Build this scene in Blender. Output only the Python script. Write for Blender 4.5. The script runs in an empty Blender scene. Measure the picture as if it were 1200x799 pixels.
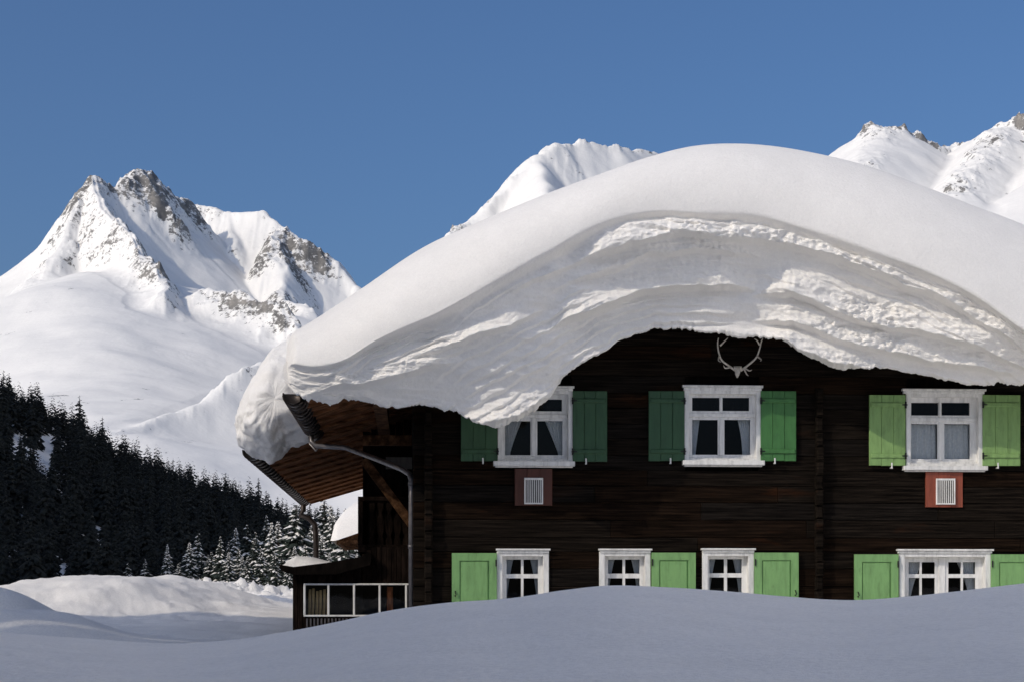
import bpy, math, random
import numpy as np
from math import radians as R, sin, cos, pi
random.seed(7); rng = np.random.default_rng(7)
col = bpy.context.scene.collection
SC = bpy.context.scene
F = 2028.0            # focal length in photo pixels
EYE = 1.7
HOR = 700.0

# ------------------------------------------------------------ helpers
def wpt(px, py, Y): return ((px-600)/F*Y, Y, EYE+(HOR-py)/F*Y)
HA = R(3.4); HY = 26.0
def loc(px, py, D):
    """where the sight line through a photo point meets the plane D metres behind the facade (house frame)"""
    u = (px-600)/F; w = (HOR-py)/F
    t = (D+HY*cos(HA))/(cos(HA)-u*sin(HA))
    return (t*u*cos(HA)+t*sin(HA)-HY*sin(HA), D, EYE+w*t)
def lx(px, D=0): return loc(px, 0, D)[0]
def lz(px, py, D=0): return loc(px, py, D)[2]
def house2world(p):
    return (p[0]*cos(HA)-p[1]*sin(HA), p[0]*sin(HA)+p[1]*cos(HA)+HY, p[2])

def tag(o, label=None, cat=None, group=None, kind=None):
    if label: o['label'] = label
    if cat: o['category'] = cat
    if group: o['group'] = group
    if kind: o['kind'] = kind
    return o
def empty(name, l, rz=0):
    o = bpy.data.objects.new(name, None); col.objects.link(o)
    o.location = l; o.rotation_euler = (0, 0, rz); o.empty_display_size = .3
    return o
def copy_tree(o, parent=None):
    c = o.copy(); col.objects.link(c)
    if parent: c.parent = parent
    for ch in list(o.children): copy_tree(ch, c)
    return c

class MB:
    def __init__(s): s.v = []; s.f = []; s.m = []
    def add(s, vs, fs, mi=0):
        b = len(s.v); s.v += [tuple(p) for p in vs]
        for f in fs: s.f.append(tuple(i+b for i in f)); s.m.append(mi)
    def box(s, x0, x1, y0, y1, z0, z1, mi=0):
        s.add([(x0,y0,z0),(x1,y0,z0),(x1,y1,z0),(x0,y1,z0),(x0,y0,z1),(x1,y0,z1),(x1,y1,z1),(x0,y1,z1)],
              [(0,3,2,1),(4,5,6,7),(0,1,5,4),(1,2,6,5),(2,3,7,6),(3,0,4,7)], mi)
    def bbox(s, x0, x1, y0, y1, z0, z1, b=.006, mi=0):
        """box with a chamfered front rim"""
        b = min(b, (x1-x0)/3, (z1-z0)/3)
        vs = [(x0,y0+b,z0),(x1,y0+b,z0),(x1,y0+b,z1),(x0,y0+b,z1),
              (x0+b,y0,z0+b),(x1-b,y0,z0+b),(x1-b,y0,z1-b),(x0+b,y0,z1-b),
              (x0,y1,z0),(x1,y1,z0),(x1,y1,z1),(x0,y1,z1)]
        s.add(vs, [(4,5,6,7),(0,1,5,4),(1,2,6,5),(2,3,7,6),(3,0,4,7),(8,9,1,0),(9,10,2,1),(10,11,3,2),(11,8,0,3),(11,10,9,8)], mi)
    def prism(s, poly, y0, y1, mi=0):
        """polygon of (x, z) extruded from y0 to y1"""
        n = len(poly)
        vs = [(x,y0,z) for x,z in poly]+[(x,y1,z) for x,z in poly]
        fs = [tuple(range(n)), tuple(range(2*n-1, n-1, -1))]+[(i+n,(i+1)%n+n,(i+1)%n,i) for i in range(n)]
        s.add(vs, fs, mi)
    def tube(s, pts, r, n=8, cap=True, mi=0):
        pts = [np.array(p, float) for p in pts]
        rs = r if isinstance(r, (list, tuple)) else [r]*len(pts)
        vs = []; up = None
        for i, p in enumerate(pts):
            t = pts[min(i+1, len(pts)-1)]-pts[max(i-1, 0)]; t /= np.linalg.norm(t)+1e-9
            if up is None:
                up = np.array((0,0,1.)) if abs(t[2]) < .9 else np.array((1.,0,0))
            a = np.cross(t, up); a /= np.linalg.norm(a)+1e-9; b = np.cross(a, t); up = b
            for k in range(n):
                q = 2*pi*k/n; vs.append(p+rs[i]*(cos(q)*a+sin(q)*b))
        fs = []
        for i in range(len(pts)-1):
            for k in range(n):
                fs.append((i*n+k, i*n+(k+1)%n, (i+1)*n+(k+1)%n, (i+1)*n+k))
        if cap: fs += [tuple(range(n-1,-1,-1)), tuple(range((len(pts)-1)*n, len(pts)*n))]
        s.add(vs, fs, mi)
    def build(s, name, mats, parent=None, smooth=False):
        me = bpy.data.meshes.new(name); me.from_pydata(s.v, [], s.f); me.validate()
        if not isinstance(mats, (list, tuple)): mats = [mats]
        for m in mats: me.materials.append(m)
        if len(mats) > 1: me.polygons.foreach_set('material_index', s.m[:len(me.polygons)])
        if smooth: me.polygons.foreach_set('use_smooth', [True]*len(me.polygons))
        me.update()
        o = bpy.data.objects.new(name, me); col.objects.link(o)
        if parent: o.parent = parent
        return o

def grid_mesh(name, V, nu, nv, mat, parent=None, wrap=False, attr=None, extra=None, flip=False):
    """V: (nu*nv,3) array, row major nu x nv"""
    i, j = np.meshgrid(np.arange(nu-(0 if wrap else 1)), np.arange(nv-1), indexing='ij')
    i2 = (i+1) % nu
    q = np.stack([i*nv+j, i2*nv+j, i2*nv+j+1, i*nv+j+1], -1).reshape(-1, 4)
    if flip: q = q[:, ::-1]
    if extra is not None:
        for EV, EQ in extra:
            q = np.concatenate([q, EQ+len(V)]); V = np.concatenate([V, EV])
    me = bpy.data.meshes.new(name)
    me.vertices.add(len(V)); me.vertices.foreach_set('co', V.astype(np.float32).ravel())
    me.loops.add(q.size); me.loops.foreach_set('vertex_index', q.astype(np.int32).ravel())
    me.polygons.add(len(q)); me.polygons.foreach_set('loop_start', np.arange(0, q.size, 4, dtype=np.int32))
    me.polygons.foreach_set('use_smooth', np.ones(len(q), bool))
    me.update(calc_edges=True)
    me.materials.append(mat)
    if attr:
        for k, a in attr.items():
            at = me.attributes.new(k, 'FLOAT', 'POINT'); at.data.foreach_set('value', a.astype(np.float32).ravel())
    o = bpy.data.objects.new(name, me); col.objects.link(o)
    if parent: o.parent = parent
    return o

# noise ---------------------------------------------------------------
def _h(ix, iy, iz, seed):
    n = (ix*374761393+iy*668265263+iz*2147483647+seed*974634777) & 0xffffffff
    n = ((n ^ (n >> 13))*1274126177) & 0xffffffff
    n = ((n ^ (n >> 16))*2246822519) & 0xffffffff
    n = n ^ (n >> 15)
    return (n & 0xffffff)/float(0xffffff)*2-1
def noise(x, y, z=0., seed=0):
    x = np.asarray(x, float); y = np.asarray(y, float); z = np.zeros_like(x)+z
    ix = np.floor(x).astype(np.int64); iy = np.floor(y).astype(np.int64); iz = np.floor(z).astype(np.int64)
    fx, fy, fz = x-ix, y-iy, z-iz
    fx = fx*fx*fx*(fx*(fx*6-15)+10); fy = fy*fy*fy*(fy*(fy*6-15)+10); fz = fz*fz*(3-2*fz)
    r = 0
    for a in (0, 1):
        for b in (0, 1):
            for c in (0, 1):
                w = (fx if a else 1-fx)*(fy if b else 1-fy)*(fz if c else 1-fz)
                r = r+w*_h(ix+a, iy+b, iz+c, seed)
    return r
def fbm(x, y, z=0., o=4, g=.5, seed=0, ridged=False):
    r = 0; a = 1.; s = 0
    for k in range(o):
        n = noise(x*2**k+17.3*k, y*2**k+5.1*k, np.asarray(z)*2**k+2.7*k, seed+k)
        if ridged: n = 1-2*np.abs(n)
        r = r+a*n; s += a; a *= g
    return r/s
def sstep(a, b, x):
    t = np.clip((x-a)/(b-a), 0, 1); return t*t*(3-2*t)
def pl(x, pts):
    """smooth interpolation through (x, y) pairs"""
    pts = np.array(pts, float); xs, ys = pts[:, 0], pts[:, 1]
    m = np.gradient(ys, xs)
    x = np.asarray(x, float); xc = np.clip(x, xs[0], xs[-1])
    i = np.clip(np.searchsorted(xs, xc)-1, 0, len(xs)-2)
    h = xs[i+1]-xs[i]; t = (xc-xs[i])/h
    return (2*t**3-3*t**2+1)*ys[i]+(t**3-2*t**2+t)*h*m[i]+(-2*t**3+3*t**2)*ys[i+1]+(t**3-t**2)*h*m[i+1]

# ------------------------------------------------------------ materials
def mat(name):
    m = bpy.data.materials.new(name); m.use_nodes = True
    nt = m.node_tree; b = nt.nodes['Principled BSDF']
    return m, nt, b
def N(nt, typ, **kw):
    n = nt.nodes.new(typ)
    for k, v in kw.items():
        if k in n.inputs: n.inputs[k].default_value = v
        else: setattr(n, k, v)
    return n
def ramp(nt, fac, stops):
    r = nt.nodes.new('ShaderNodeValToRGB'); cr = r.color_ramp
    while len(cr.elements) < len(stops): cr.elements.new(.5)
    for e, (p, c) in zip(cr.elements, stops):
        e.position = p; e.color = (*c, 1) if len(c) == 3 else c
    nt.links.new(fac, r.inputs[0]); return r
def coords(nt, scale=(1,1,1), obj=True):
    tc = nt.nodes.new('ShaderNodeTexCoord'); mp = nt.nodes.new('ShaderNodeMapping')
    mp.inputs['Scale'].default_value = scale
    nt.links.new(tc.outputs['Object'], mp.inputs[0]); return mp.outputs[0]
def add_bump(nt, b, h, strength, dist, prev=None):
    bp = nt.nodes.new('ShaderNodeBump'); bp.inputs['Strength'].default_value = strength
    bp.inputs['Distance'].default_value = dist
    nt.links.new(h, bp.inputs['Height'])
    if prev: nt.links.new(prev.outputs[0], bp.inputs['Normal'])
    nt.links.new(bp.outputs[0], b.inputs['Normal']); return bp

def snow_mat(name, base=(.97,.93,.86), grains=((6,.25,.06),(45,.25,.012)), sss=.0, mottle=1.):
    m, nt, b = mat(name); L = nt.links
    v = coords(nt)
    prev = None
    for sc, st, di in grains:
        n = N(nt, 'ShaderNodeTexNoise', Scale=sc, Detail=5.); L.new(v, n.inputs['Vector'])
        prev = add_bump(nt, b, n.outputs[0], st, di, prev)
    n = N(nt, 'ShaderNodeTexNoise', Scale=1.6, Detail=9., Roughness=.7); L.new(v, n.inputs['Vector'])
    r = ramp(nt, n.outputs[0], [(.38, tuple(c*.955 for c in base)), (.62, base)])
    ng = N(nt, 'ShaderNodeTexNoise', Scale=130., Detail=3., Roughness=.8); L.new(v, ng.inputs['Vector'])
    rg = ramp(nt, ng.outputs[0], [(.38, (.89,.89,.895)), (.58, (1,1,1))])
    nm = N(nt, 'ShaderNodeTexNoise', Scale=26., Detail=6., Roughness=.75); L.new(v, nm.inputs['Vector'])
    rm = ramp(nt, nm.outputs[0], [(.40, (.90,.90,.905)), (.56, (1,1,1))])
    mm = N(nt, 'ShaderNodeMixRGB', blend_type='MULTIPLY'); mm.inputs[0].default_value = mottle
    L.new(r.outputs[0], mm.inputs[1]); L.new(rm.outputs[0], mm.inputs[2]); r = mm
    mg = N(nt, 'ShaderNodeMixRGB', blend_type='MULTIPLY'); mg.inputs[0].default_value = .9
    L.new(r.outputs[0], mg.inputs[1]); L.new(rg.outputs[0], mg.inputs[2])
    L.new(mg.outputs[0], b.inputs['Base Color'])
    b.inputs['Roughness'].default_value = .75; b.inputs['Specular IOR Level'].default_value = .25
    if sss:
        b.inputs['Subsurface Weight'].default_value = sss
        b.inputs['Subsurface Radius'].default_value = (.3,.35,.4); b.inputs['Subsurface Scale'].default_value = .08
    return m
def paint_mat(name, c, dirt=(.2,.17,.13), amt=.3, rough=.5, sc=(6,6,1.2)):
    m, nt, b = mat(name); L = nt.links
    v = coords(nt, sc)
    n = N(nt, 'ShaderNodeTexNoise', Scale=2.2, Detail=7., Roughness=.65); L.new(v, n.inputs['Vector'])
    v2 = coords(nt)
    n2 = N(nt, 'ShaderNodeTexNoise', Scale=9., Detail=6., Roughness=.7); L.new(v2, n2.inputs['Vector'])
    r = ramp(nt, n.outputs[0], [(.25, tuple(x*.66 for x in c)), (.52, c), (.8, tuple(min(1, x*1.2) for x in c))])
    r2 = ramp(nt, n2.outputs[0], [(.6, (0,0,0)), (.78, (amt,)*3)])
    mx = N(nt, 'ShaderNodeMixRGB'); L.new(r2.outputs[0], mx.inputs[0]); L.new(r.outputs[0], mx.inputs[1]); mx.inputs[2].default_value = (*dirt, 1)
    L.new(mx.outputs[0], b.inputs['Base Color']); b.inputs['Roughness'].default_value = rough
    b.inputs['Specular IOR Level'].default_value = .3
    add_bump(nt, b, n.outputs[0], .25, .004)
    return m
def wood_mat(name, dark, mid, hot, sc=(.7,6,22), rough=1.0, bump=.5):
    m, nt, b = mat(name); L = nt.links
    v = coords(nt, sc)
    n = N(nt, 'ShaderNodeTexNoise', Scale=1.6, Detail=8., Roughness=.68); L.new(v, n.inputs['Vector'])
    v2 = coords(nt, (.55,1,2.4))
    n2 = N(nt, 'ShaderNodeTexNoise', Scale=1.1, Detail=5., Roughness=.6); L.new(v2, n2.inputs['Vector'])
    r = ramp(nt, n.outputs[0], [(.3, dark), (.52, mid), (.66, tuple(x*1.6 for x in mid)), (.80, tuple(x*3.4 for x in mid))])
    r2 = ramp(nt, n2.outputs[0], [(.60, (0,0,0)), (.76, (.5,)*3)])
    mx = N(nt, 'ShaderNodeMixRGB'); L.new(r2.outputs[0], mx.inputs[0]); L.new(r.outputs[0], mx.inputs[1]); mx.inputs[2].default_value = (*hot, 1)
    # darker stripes where grain cuts the warm patches
    mu = N(nt, 'ShaderNodeMixRGB', blend_type='MULTIPLY'); mu.inputs[0].default_value = .8
    r3 = ramp(nt, n.outputs[0], [(.35, (.3,.3,.3)), (.6, (1,1,1))])
    L.new(mx.outputs[0], mu.inputs[1]); L.new(r3.outputs[0], mu.inputs[2])
    L.new(mu.outputs[0], b.inputs['Base Color']); b.inputs['Roughness'].default_value = rough
    b.inputs['Specular IOR Level'].default_value = .05
    add_bump(nt, b, n.outputs[0], bump, .012)
    return m
def plain(name, c, rough=.6, metal=0., sc=8., var=.25):
    m, nt, b = mat(name); L = nt.links
    n = N(nt, 'ShaderNodeTexNoise', Scale=sc, Detail=5.); L.new(coords(nt), n.inputs['Vector'])
    r = ramp(nt, n.outputs[0], [(.3, tuple(x*(1-var) for x in c)), (.7, tuple(min(1, x*(1+var)) for x in c))])
    L.new(r.outputs[0], b.inputs['Base Color'])
    b.inputs['Roughness'].default_value = rough; b.inputs['Metallic'].default_value = metal
    add_bump(nt, b, n.outputs[0], .2, .01)
    return m

M = {}
M['snow_ground'] = snow_mat('snow_ground', grains=((2.2,.35,.06),(22,.5,.02),(110,.7,.008)))
M['snow_roof'] = snow_mat('snow_roof', base=(.96,.93,.875), grains=((1.3,.22,.07),(24,.45,.02),(110,.5,.006)), mottle=.3)
M['snow_small'] = snow_mat('snow_small')
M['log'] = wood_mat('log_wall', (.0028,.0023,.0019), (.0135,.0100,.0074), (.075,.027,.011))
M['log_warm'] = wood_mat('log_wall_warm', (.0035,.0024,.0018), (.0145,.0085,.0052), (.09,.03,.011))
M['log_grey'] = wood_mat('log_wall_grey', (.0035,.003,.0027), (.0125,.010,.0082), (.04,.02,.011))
M['dark_wood'] = wood_mat('dark_wood', (.006,.0045,.004), (.014,.009,.007), (.03,.015,.009), sc=(6,6,1.5))
M['black_wood'] = wood_mat('tarred_wood', (.004,.0035,.003), (.008,.006,.005), (.012,.008,.006), sc=(6,6,1.5))
M['soffit'] = wood_mat('soffit_wood', (.10,.045,.02), (.24,.105,.048), (.32,.13,.05), sc=(1.5,8,8))
M['brace'] = wood_mat('brace_wood', (.05,.025,.012), (.11,.055,.028), (.2,.08,.035), sc=(4,4,4))
M['white'] = paint_mat('white_paint', (.80,.79,.76), amt=.12)
M['green_shade'] = paint_mat('shade_green_paint', (.038,.092,.044), dirt=(.03,.07,.04), amt=.5)  # green taken darker to put the cornice shade into its colour
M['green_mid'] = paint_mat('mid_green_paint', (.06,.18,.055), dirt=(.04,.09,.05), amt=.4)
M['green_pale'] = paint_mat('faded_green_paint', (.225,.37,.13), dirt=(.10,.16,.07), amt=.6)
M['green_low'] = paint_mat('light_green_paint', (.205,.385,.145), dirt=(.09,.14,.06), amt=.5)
M['red'] = paint_mat('red_board', (.27,.07,.04), dirt=(.10,.05,.035), amt=.8)
M['red_dark'] = paint_mat('brown_red_board', (.085,.03,.018), dirt=(.05,.03,.02), amt=.8)
M['iron'] = plain('black_iron', (.02,.02,.02), .5, .6)
M['gutter'] = plain('old_copper_gutter', (.05,.04,.035), .45, .7)
M['pipe'] = plain('grey_downpipe', (.13,.12,.12), .4, .6)
M['antler'] = plain('antler_bone', (.62,.58,.52), .7, sc=20)
M['interior'] = plain('dark_room', (.012,.009,.007), .9)
M['plank'] = wood_mat('new_plank', (.32,.2,.09), (.5,.34,.16), (.6,.4,.2), sc=(8,8,1.5))
M['orange'] = wood_mat('orange_wood', (.35,.11,.04), (.5,.17,.07), (.55,.2,.08), sc=(8,8,1.5))
M['bark'] = plain('bark', (.045,.03,.02), .9)
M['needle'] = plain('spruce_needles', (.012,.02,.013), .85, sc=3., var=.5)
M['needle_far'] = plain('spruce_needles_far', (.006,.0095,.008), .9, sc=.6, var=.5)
M['caster_wall'] = plain('pale_caster_wall', (.75,.72,.66), .9, var=.05)  # walls of the added shade blocks, whitened to bounce light

def glass():
    m = bpy.data.materials.new('window_glass'); m.use_nodes = True; nt = m.node_tree; nt.nodes.clear()
    o = N(nt, 'ShaderNodeOutputMaterial'); mx = N(nt, 'ShaderNodeMixShader')
    tr = N(nt, 'ShaderNodeBsdfTransparent'); tr.inputs[0].default_value = (.82,.85,.86,1)
    gl = N(nt, 'ShaderNodeBsdfGlossy'); gl.inputs['Roughness'].default_value = .02
    fr = N(nt, 'ShaderNodeFresnel'); fr.inputs[0].default_value = 1.3
    n = N(nt, 'ShaderNodeTexNoise', Scale=2.5); nt.links.new(coords(nt), n.inputs['Vector'])
    bp = N(nt, 'ShaderNodeBump'); bp.inputs['Strength'].default_value = .05; bp.inputs['Distance'].default_value = .01
    nt.links.new(n.outputs[0], bp.inputs['Height']); nt.links.new(bp.outputs[0], gl.inputs['Normal'])
    nt.links.new(fr.outputs[0], mx.inputs[0]); nt.links.new(tr.outputs[0], mx.inputs[1]); nt.links.new(gl.outputs[0], mx.inputs[2])
    nt.links.new(mx.outputs[0], o.inputs[0]); return m
M['glass'] = glass()
def curtain_mat():
    m, nt, b = mat('sheer_curtain')
    v = coords(nt, (1,1,1)); w = N(nt, 'ShaderNodeTexNoise', Scale=30., Detail=3.); nt.links.new(v, w.inputs['Vector'])
    r = ramp(nt, w.outputs[0], [(.3, (.75,.75,.75)), (.7, (.9,.89,.87))])
    nt.links.new(r.outputs[0], b.inputs['Base Color']); b.inputs['Roughness'].default_value = .9
    b.inputs['Alpha'].default_value = .93
    return m
M['curtain'] = curtain_mat()

def mountain_mat():
    m, nt, b = mat('mountain_snow_rock'); L = nt.links
    at = N(nt, 'ShaderNodeAttribute', attribute_name='rock')
    tc = N(nt, 'ShaderNodeTexCoord')
    n = N(nt, 'ShaderNodeTexNoise', Scale=.085, Detail=10., Roughness=.78); L.new(tc.outputs['Object'], n.inputs['Vector'])
    ad = N(nt, 'ShaderNodeMath', operation='MULTIPLY_ADD'); L.new(n.outputs[0], ad.inputs[0]); ad.inputs[1].default_value = 3.4; L.new(at.outputs['Fac'], ad.inputs[2])
    rr = ramp(nt, ad.outputs[0], [(0, (0,0,0)), (1, (1,1,1))])
    mr = N(nt, 'ShaderNodeMapRange'); L.new(ad.outputs[0], mr.inputs[0]); mr.inputs[1].default_value = 2.30; mr.inputs[2].default_value = 2.44
    nt.nodes.remove(rr)
    n2 = N(nt, 'ShaderNodeTexNoise', Scale=.03, Detail=8., Roughness=.7); L.new(tc.outputs['Object'], n2.inputs['Vector'])
    rc = ramp(nt, n2.outputs[0], [(.3, (.11,.105,.10)), (.5, (.20,.19,.175)), (.7, (.36,.33,.29))])
    mx = N(nt, 'ShaderNodeMixRGB'); L.new(mr.outputs[0], mx.inputs[0]); mx.inputs[1].default_value = (.90,.87,.81,1); L.new(rc.outputs[0], mx.inputs[2])
    L.new(mx.outputs[0], b.inputs['Base Color']); b.inputs['Roughness'].default_value = .85; b.inputs['Specular IOR Level'].default_value = .15
    n3 = N(nt, 'ShaderNodeTexNoise', Scale=.05, Detail=9., Roughness=.6); L.new(tc.outputs['Object'], n3.inputs['Vector'])
    add_bump(nt, b, n3.outputs[0], .3, 4.)
    return m
M['mountain'] = mountain_mat()

# ------------------------------------------------------------ terrain
CREST = [(-300,742),(0,741),(100,748),(200,754),(260,751),(340,739),(400,727),(450,716),(520,706),(600,700),(660,691),(710,686),(780,688),(850,693),(920,699),(1000,703),(1060,699),(1120,693),(1200,684),(1500,670)]
TREETOP = [(-400,330),(-200,385),(0,436),(50,452),(95,474),(120,492),(160,513),(200,530),(240,548),(280,562),(340,586),(370,594),(425,604),(520,620),(700,640),(1200,660),(1600,660)]
def hill_yc(px): return np.interp(px, [-200,0,340,700], [300,330,430,520])
def ground_h(x, y):
    r = np.hypot(x, y)
    yy = np.maximum(y, 1e-3)
    px = 600+F*np.clip(x/yy, -1.2, 1.2)
    front = y > 0
    px = np.where(front, px, np.where(x < 0, -1800, 3000))
    # base: snow field that rises slowly towards the valley side
    z = 1.05+np.interp(r, [0,22,28,45,60,130,200,700,6000], [.05,-.10,-.12,.36,.62,1.25,1.6,6,20])
    # foreground drift
    zc = EYE+(HOR-pl(px, CREST))/F*15.5
    zf = 1.22+(zc-1.22)*sstep(4, 15.5, y)
    zf = zf+(.06*fbm(x*.35+3, y*.35, 0, 3, seed=4)+.026*fbm(x*1.1+y*.5, y*.9, 0, 5, .55, seed=5))*sstep(4, 9, y)*(1-.8*sstep(13, 15.5, y))
    back = 1-sstep(15.5, 20.5, y)
    zf = np.where(y <= 15.5, zf, z+(zc-z)*back)
    z = np.where((y > -2) & (y < 20.5), zf, z)
    z = np.where(y <= -2, 1.2, z)
    # mounds at left
    def mound(cx, cy, sx, sy, h, p=2., a=0.):
        X = (x-cx)*cos(a)+(y-cy)*sin(a); Y = -(x-cx)*sin(a)+(y-cy)*cos(a)
        return h*np.exp(-(np.abs(X/sx)**p+np.abs(Y/sy)**p))
    wob = .12*fbm(x*.5, y*.5, 0, 3, seed=9)
    z = z+mound(-10.6, 43.8, 3.1, 3.2, .82, 3.)+mound(-8.3, 47, 1.6, 1.6, .45, 3)
    z = z+mound(-8.35, 27.5, 1.9, 1.7, .60, 3., .1)+mound(-9.8, 31.8, 1.5, 1.4, .85, 2.6)
    z = z+wob*sstep(20, 24, y)*(1-sstep(70, 90, y))*sstep(-4, -6, x)
    # ploughed bank of lumps
    lump = np.exp(-((y-60)/4.5)**2)*sstep(-14.5, -12, x)*(1-sstep(-6, -4, x))
    lf = np.abs(fbm(x*1.5, y*1.5, 0, 5, .6, seed=11))*.9+.5*fbm(x*.6, y*.6, 0, 3, seed=12)
    z = z+.11*fbm(x*1.3, y*1.1, 0, 4, .55, seed=13)*sstep(36, 40, y)*(1-sstep(56, 62, y))*sstep(-5, -7, x)
    z = z+lump*(.22+.85*lf)
    z = z+.05*fbm(x*.9, y*.9, 0, 3, seed=15)*sstep(21, 24, y)*(1-sstep(100, 200, y))
    # forest hill
    yc = hill_yc(px)
    top = (HOR-(pl(px, TREETOP)+46))/F*yc+EYE
    t = sstep(0, 1, (y-165)/(yc-165)*.9)/sstep(0, 1, .9)
    up = np.where(y < yc, z+(top-z)*np.clip(t, 0, 1), 0)
    dn = top*(1-sstep(0, 1, (y-yc)/500)*.9)
    hill = np.where(y < yc, up, dn)
    z = np.where(y > 165, np.maximum(z, hill) if False else hill, z)
    z = z+np.where(y > 170, 1.2*fbm(x*.03, y*.03, 0, 3, seed=21)*sstep(170, 210, y), 0)
    return z
def ground_pt(x, y): return float(ground_h(np.array([float(x)]), np.array([float(y)]))[0])

ang = np.concatenate([np.linspace(-180, -22, 70, endpoint=False), np.linspace(-22, 22, 640), np.linspace(22, 180, 71)[1:-1]])
rad = np.concatenate([np.array([.3]), np.geomspace(2, 9, 30, endpoint=False), np.linspace(9, 18, 90, endpoint=False), np.linspace(18, 75, 330, endpoint=False), np.geomspace(75, 600, 120, endpoint=False), np.geomspace(600, 9000, 24)])
A_, R_ = np.meshgrid(np.radians(ang), rad, indexing='ij')
# rows are depth lines inside the view and circles outside it
k_ = np.where(np.abs(A_) < R(22), 1/np.cos(A_), 1/np.cos(R(22)))
GX = np.sin(A_)*R_*k_; GY = np.cos(A_)*R_*k_
GZ = ground_h(GX, GY)
g = grid_mesh('snow_ground', np.stack([GX, GY, GZ], -1).reshape(-1, 3), len(ang), len(rad), M['snow_ground'], wrap=True, flip=True)
tag(g, kind='structure')

# mountains --------------------------------------------------------------
RIDGES = [  # (px, py, Y) corners; steepness; how far down from the crest rock shows
 ([(-900,560,2300),(-600,440,2400),(-420,380,2500),(-260,430,2500),(-140,400,2500),(-60,372,2700),(0,356,2750),(30,330,2800),(42,308,2820),(65,280,2850),(100,242,2900),(113,216,2950),(120,212,2960),(133,224,2980),(140,228,2985),(150,218,3000),(165,208,3050),(180,214,3070),(200,236,3100),(222,244,3150)], 1.1, 75),
 ([(222,244,3300),(232,244,3280),(260,252,3250),(300,247,3200),(325,268,3150),(350,286,3100),(380,300,3100),(415,335,3050),(480,380,3000)], 1.0, 70),
 ([(119,213,2960),(134,252,2820),(158,286,2690),(180,316,2530),(200,348,2380)], 1.25, 150),
 ([(100,242,2900),(82,282,2800),(52,318,2700)], .9, 90),
 ([(165,208,3050),(186,236,3010),(206,264,2985)], 1.3, 100),
 ([(325,268,3150),(318,300,3020),(335,345,2860),(362,362,2760)], 1.05, 90),
 ([(205,352,2500),(235,336,2480),(290,342,2440),(330,362,2400),(358,388,2340)], .95, 62),
 ([(260,252,3250),(272,285,3120)], .9, 40),
 ([(770,181,2050),(720,173,2000),(682,170,1980),(650,178,1950),(632,188,1930),(618,211,1900),(570,250,1850),(525,284,1800),(480,330,1750),(430,385,1700),(330,412,1600),(250,456,1500),(180,506,1420),(130,545,1350)], .78, 3),
 ([(650,178,1950),(632,188,1930),(618,208,1900)], .75, 50),
 ([(770,181,2050),(840,190,2100),(960,230,2300)], .75, 1),
 ([(632,188,1930),(655,250,1700),(640,340,1500)], .75, 1),
 ([(940,215,2650),(985,182,2550),(1005,165,2530),(1022,148,2500),(1045,148,2500),(1072,160,2510),(1085,168,2520),(1110,178,2560),(1130,164,2520),(1150,155,2500),(1168,144,2480),(1200,139,2460),(1260,132,2450),(1330,160,2450),(1430,120,2500),(1540,210,2450),(1680,180,2500),(1900,330,2400),(2150,420,2300)], .8, 58),
 ([(1030,147,2500),(1000,220,2200),(960,300,1900)], .38, 10),
 ([(1168,144,2480),(1120,230,2150),(1060,330,1850)], .38, 14),
 ([(1260,132,2450),(1250,200,2150),(1210,330,1800)], .38, 20),
]
def mountain_h(x, y):
    wa = 10+14*sstep(2000, 2400, y)
    wx = x+wa*fbm(x*.006, y*.006, 0, 3, seed=31)+3*fbm(x*.03, y*.03, 0, 2, seed=32)
    wy = y+wa*fbm(x*.006+9, y*.006, 0, 3, seed=33)+3*fbm(x*.03+9, y*.03, 0, 2, seed=34)
    best = np.full(x.shape, -1e9); rk_ = np.zeros(x.shape)
    for pts, k, rr in RIDGES:
        P = [wpt(*p) for p in pts]
        for a, b in zip(P[:-1], P[1:]):
            dx, dy = b[0]-a[0], b[1]-a[1]; L2 = dx*dx+dy*dy
            t = np.clip(((wx-a[0])*dx+(wy-a[1])*dy)/L2, 0, 1)
            d = np.hypot(wx-a[0]-t*dx, wy-a[1]-t*dy)
            zz = a[2]+(b[2]-a[2])*t
            rd = 7. if k > .8 else (9. if k > .4 else 30.)
            d = np.sqrt(d*d+rd*rd)-rd
            h = zz-k*190*(1-np.exp(-d/190))-(.34 if k > .8 or k < .4 else .52)*d
            # smooth union
            kk = 10.; m = np.clip(.5+.5*(best-h)/kk, 0, 1)
            rz_ = np.exp(-(d/rr)**2)*(2.4 if rr in (58, 50) else 1) if rr > 2 else 0*d
            rk_ = np.where(best < -1e8, rz_, rz_*(1-m)+rk_*m)
            best = np.where(best < -1e8, h, h*(1-m)+best*m+kk*m*(1-m)*.5)
    # the smooth lower slopes the peaks stand on
    xv = -.185*y
    sp = lambda v, w: w*np.logaddexp(0, v/w)
    wob_ = 60*fbm(x*.0022+4, y*.0022, 0, 3, .5, seed=37)
    base = pl(y+wob_, [(700,10),(1100,80),(1450,160),(1900,258),(2200,350),(2500,458),(2700,500),(3000,330),(4300,-200)])
    base = base+.16*sp(xv-x, 30)-.14*sp(xv-140-x, 40)-18-.30*sp(x-xv, 30)-.42*sp(-.256*y-x, 45)
    base = base+26*fbm(x*.0032, y*.0032, 0, 4, .45, seed=36)
    # shallow gullies running down the apron
    base = base+5*fbm(x*.007+y*.002, y*.005, 0, 3, .45, seed=38)
    kk = 45.; m = np.clip(.5+.5*(best-base)/kk, 0, 1)
    best = base*(1-m)+best*m+kk*m*(1-m)*.5
    return best, rk_*m
US = np.concatenate([np.linspace(-.75, -.33, 130, endpoint=False), np.linspace(-.33, .33, 950), np.linspace(.33, .75, 131)[1:]])
nu, nv = len(US), 640
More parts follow.
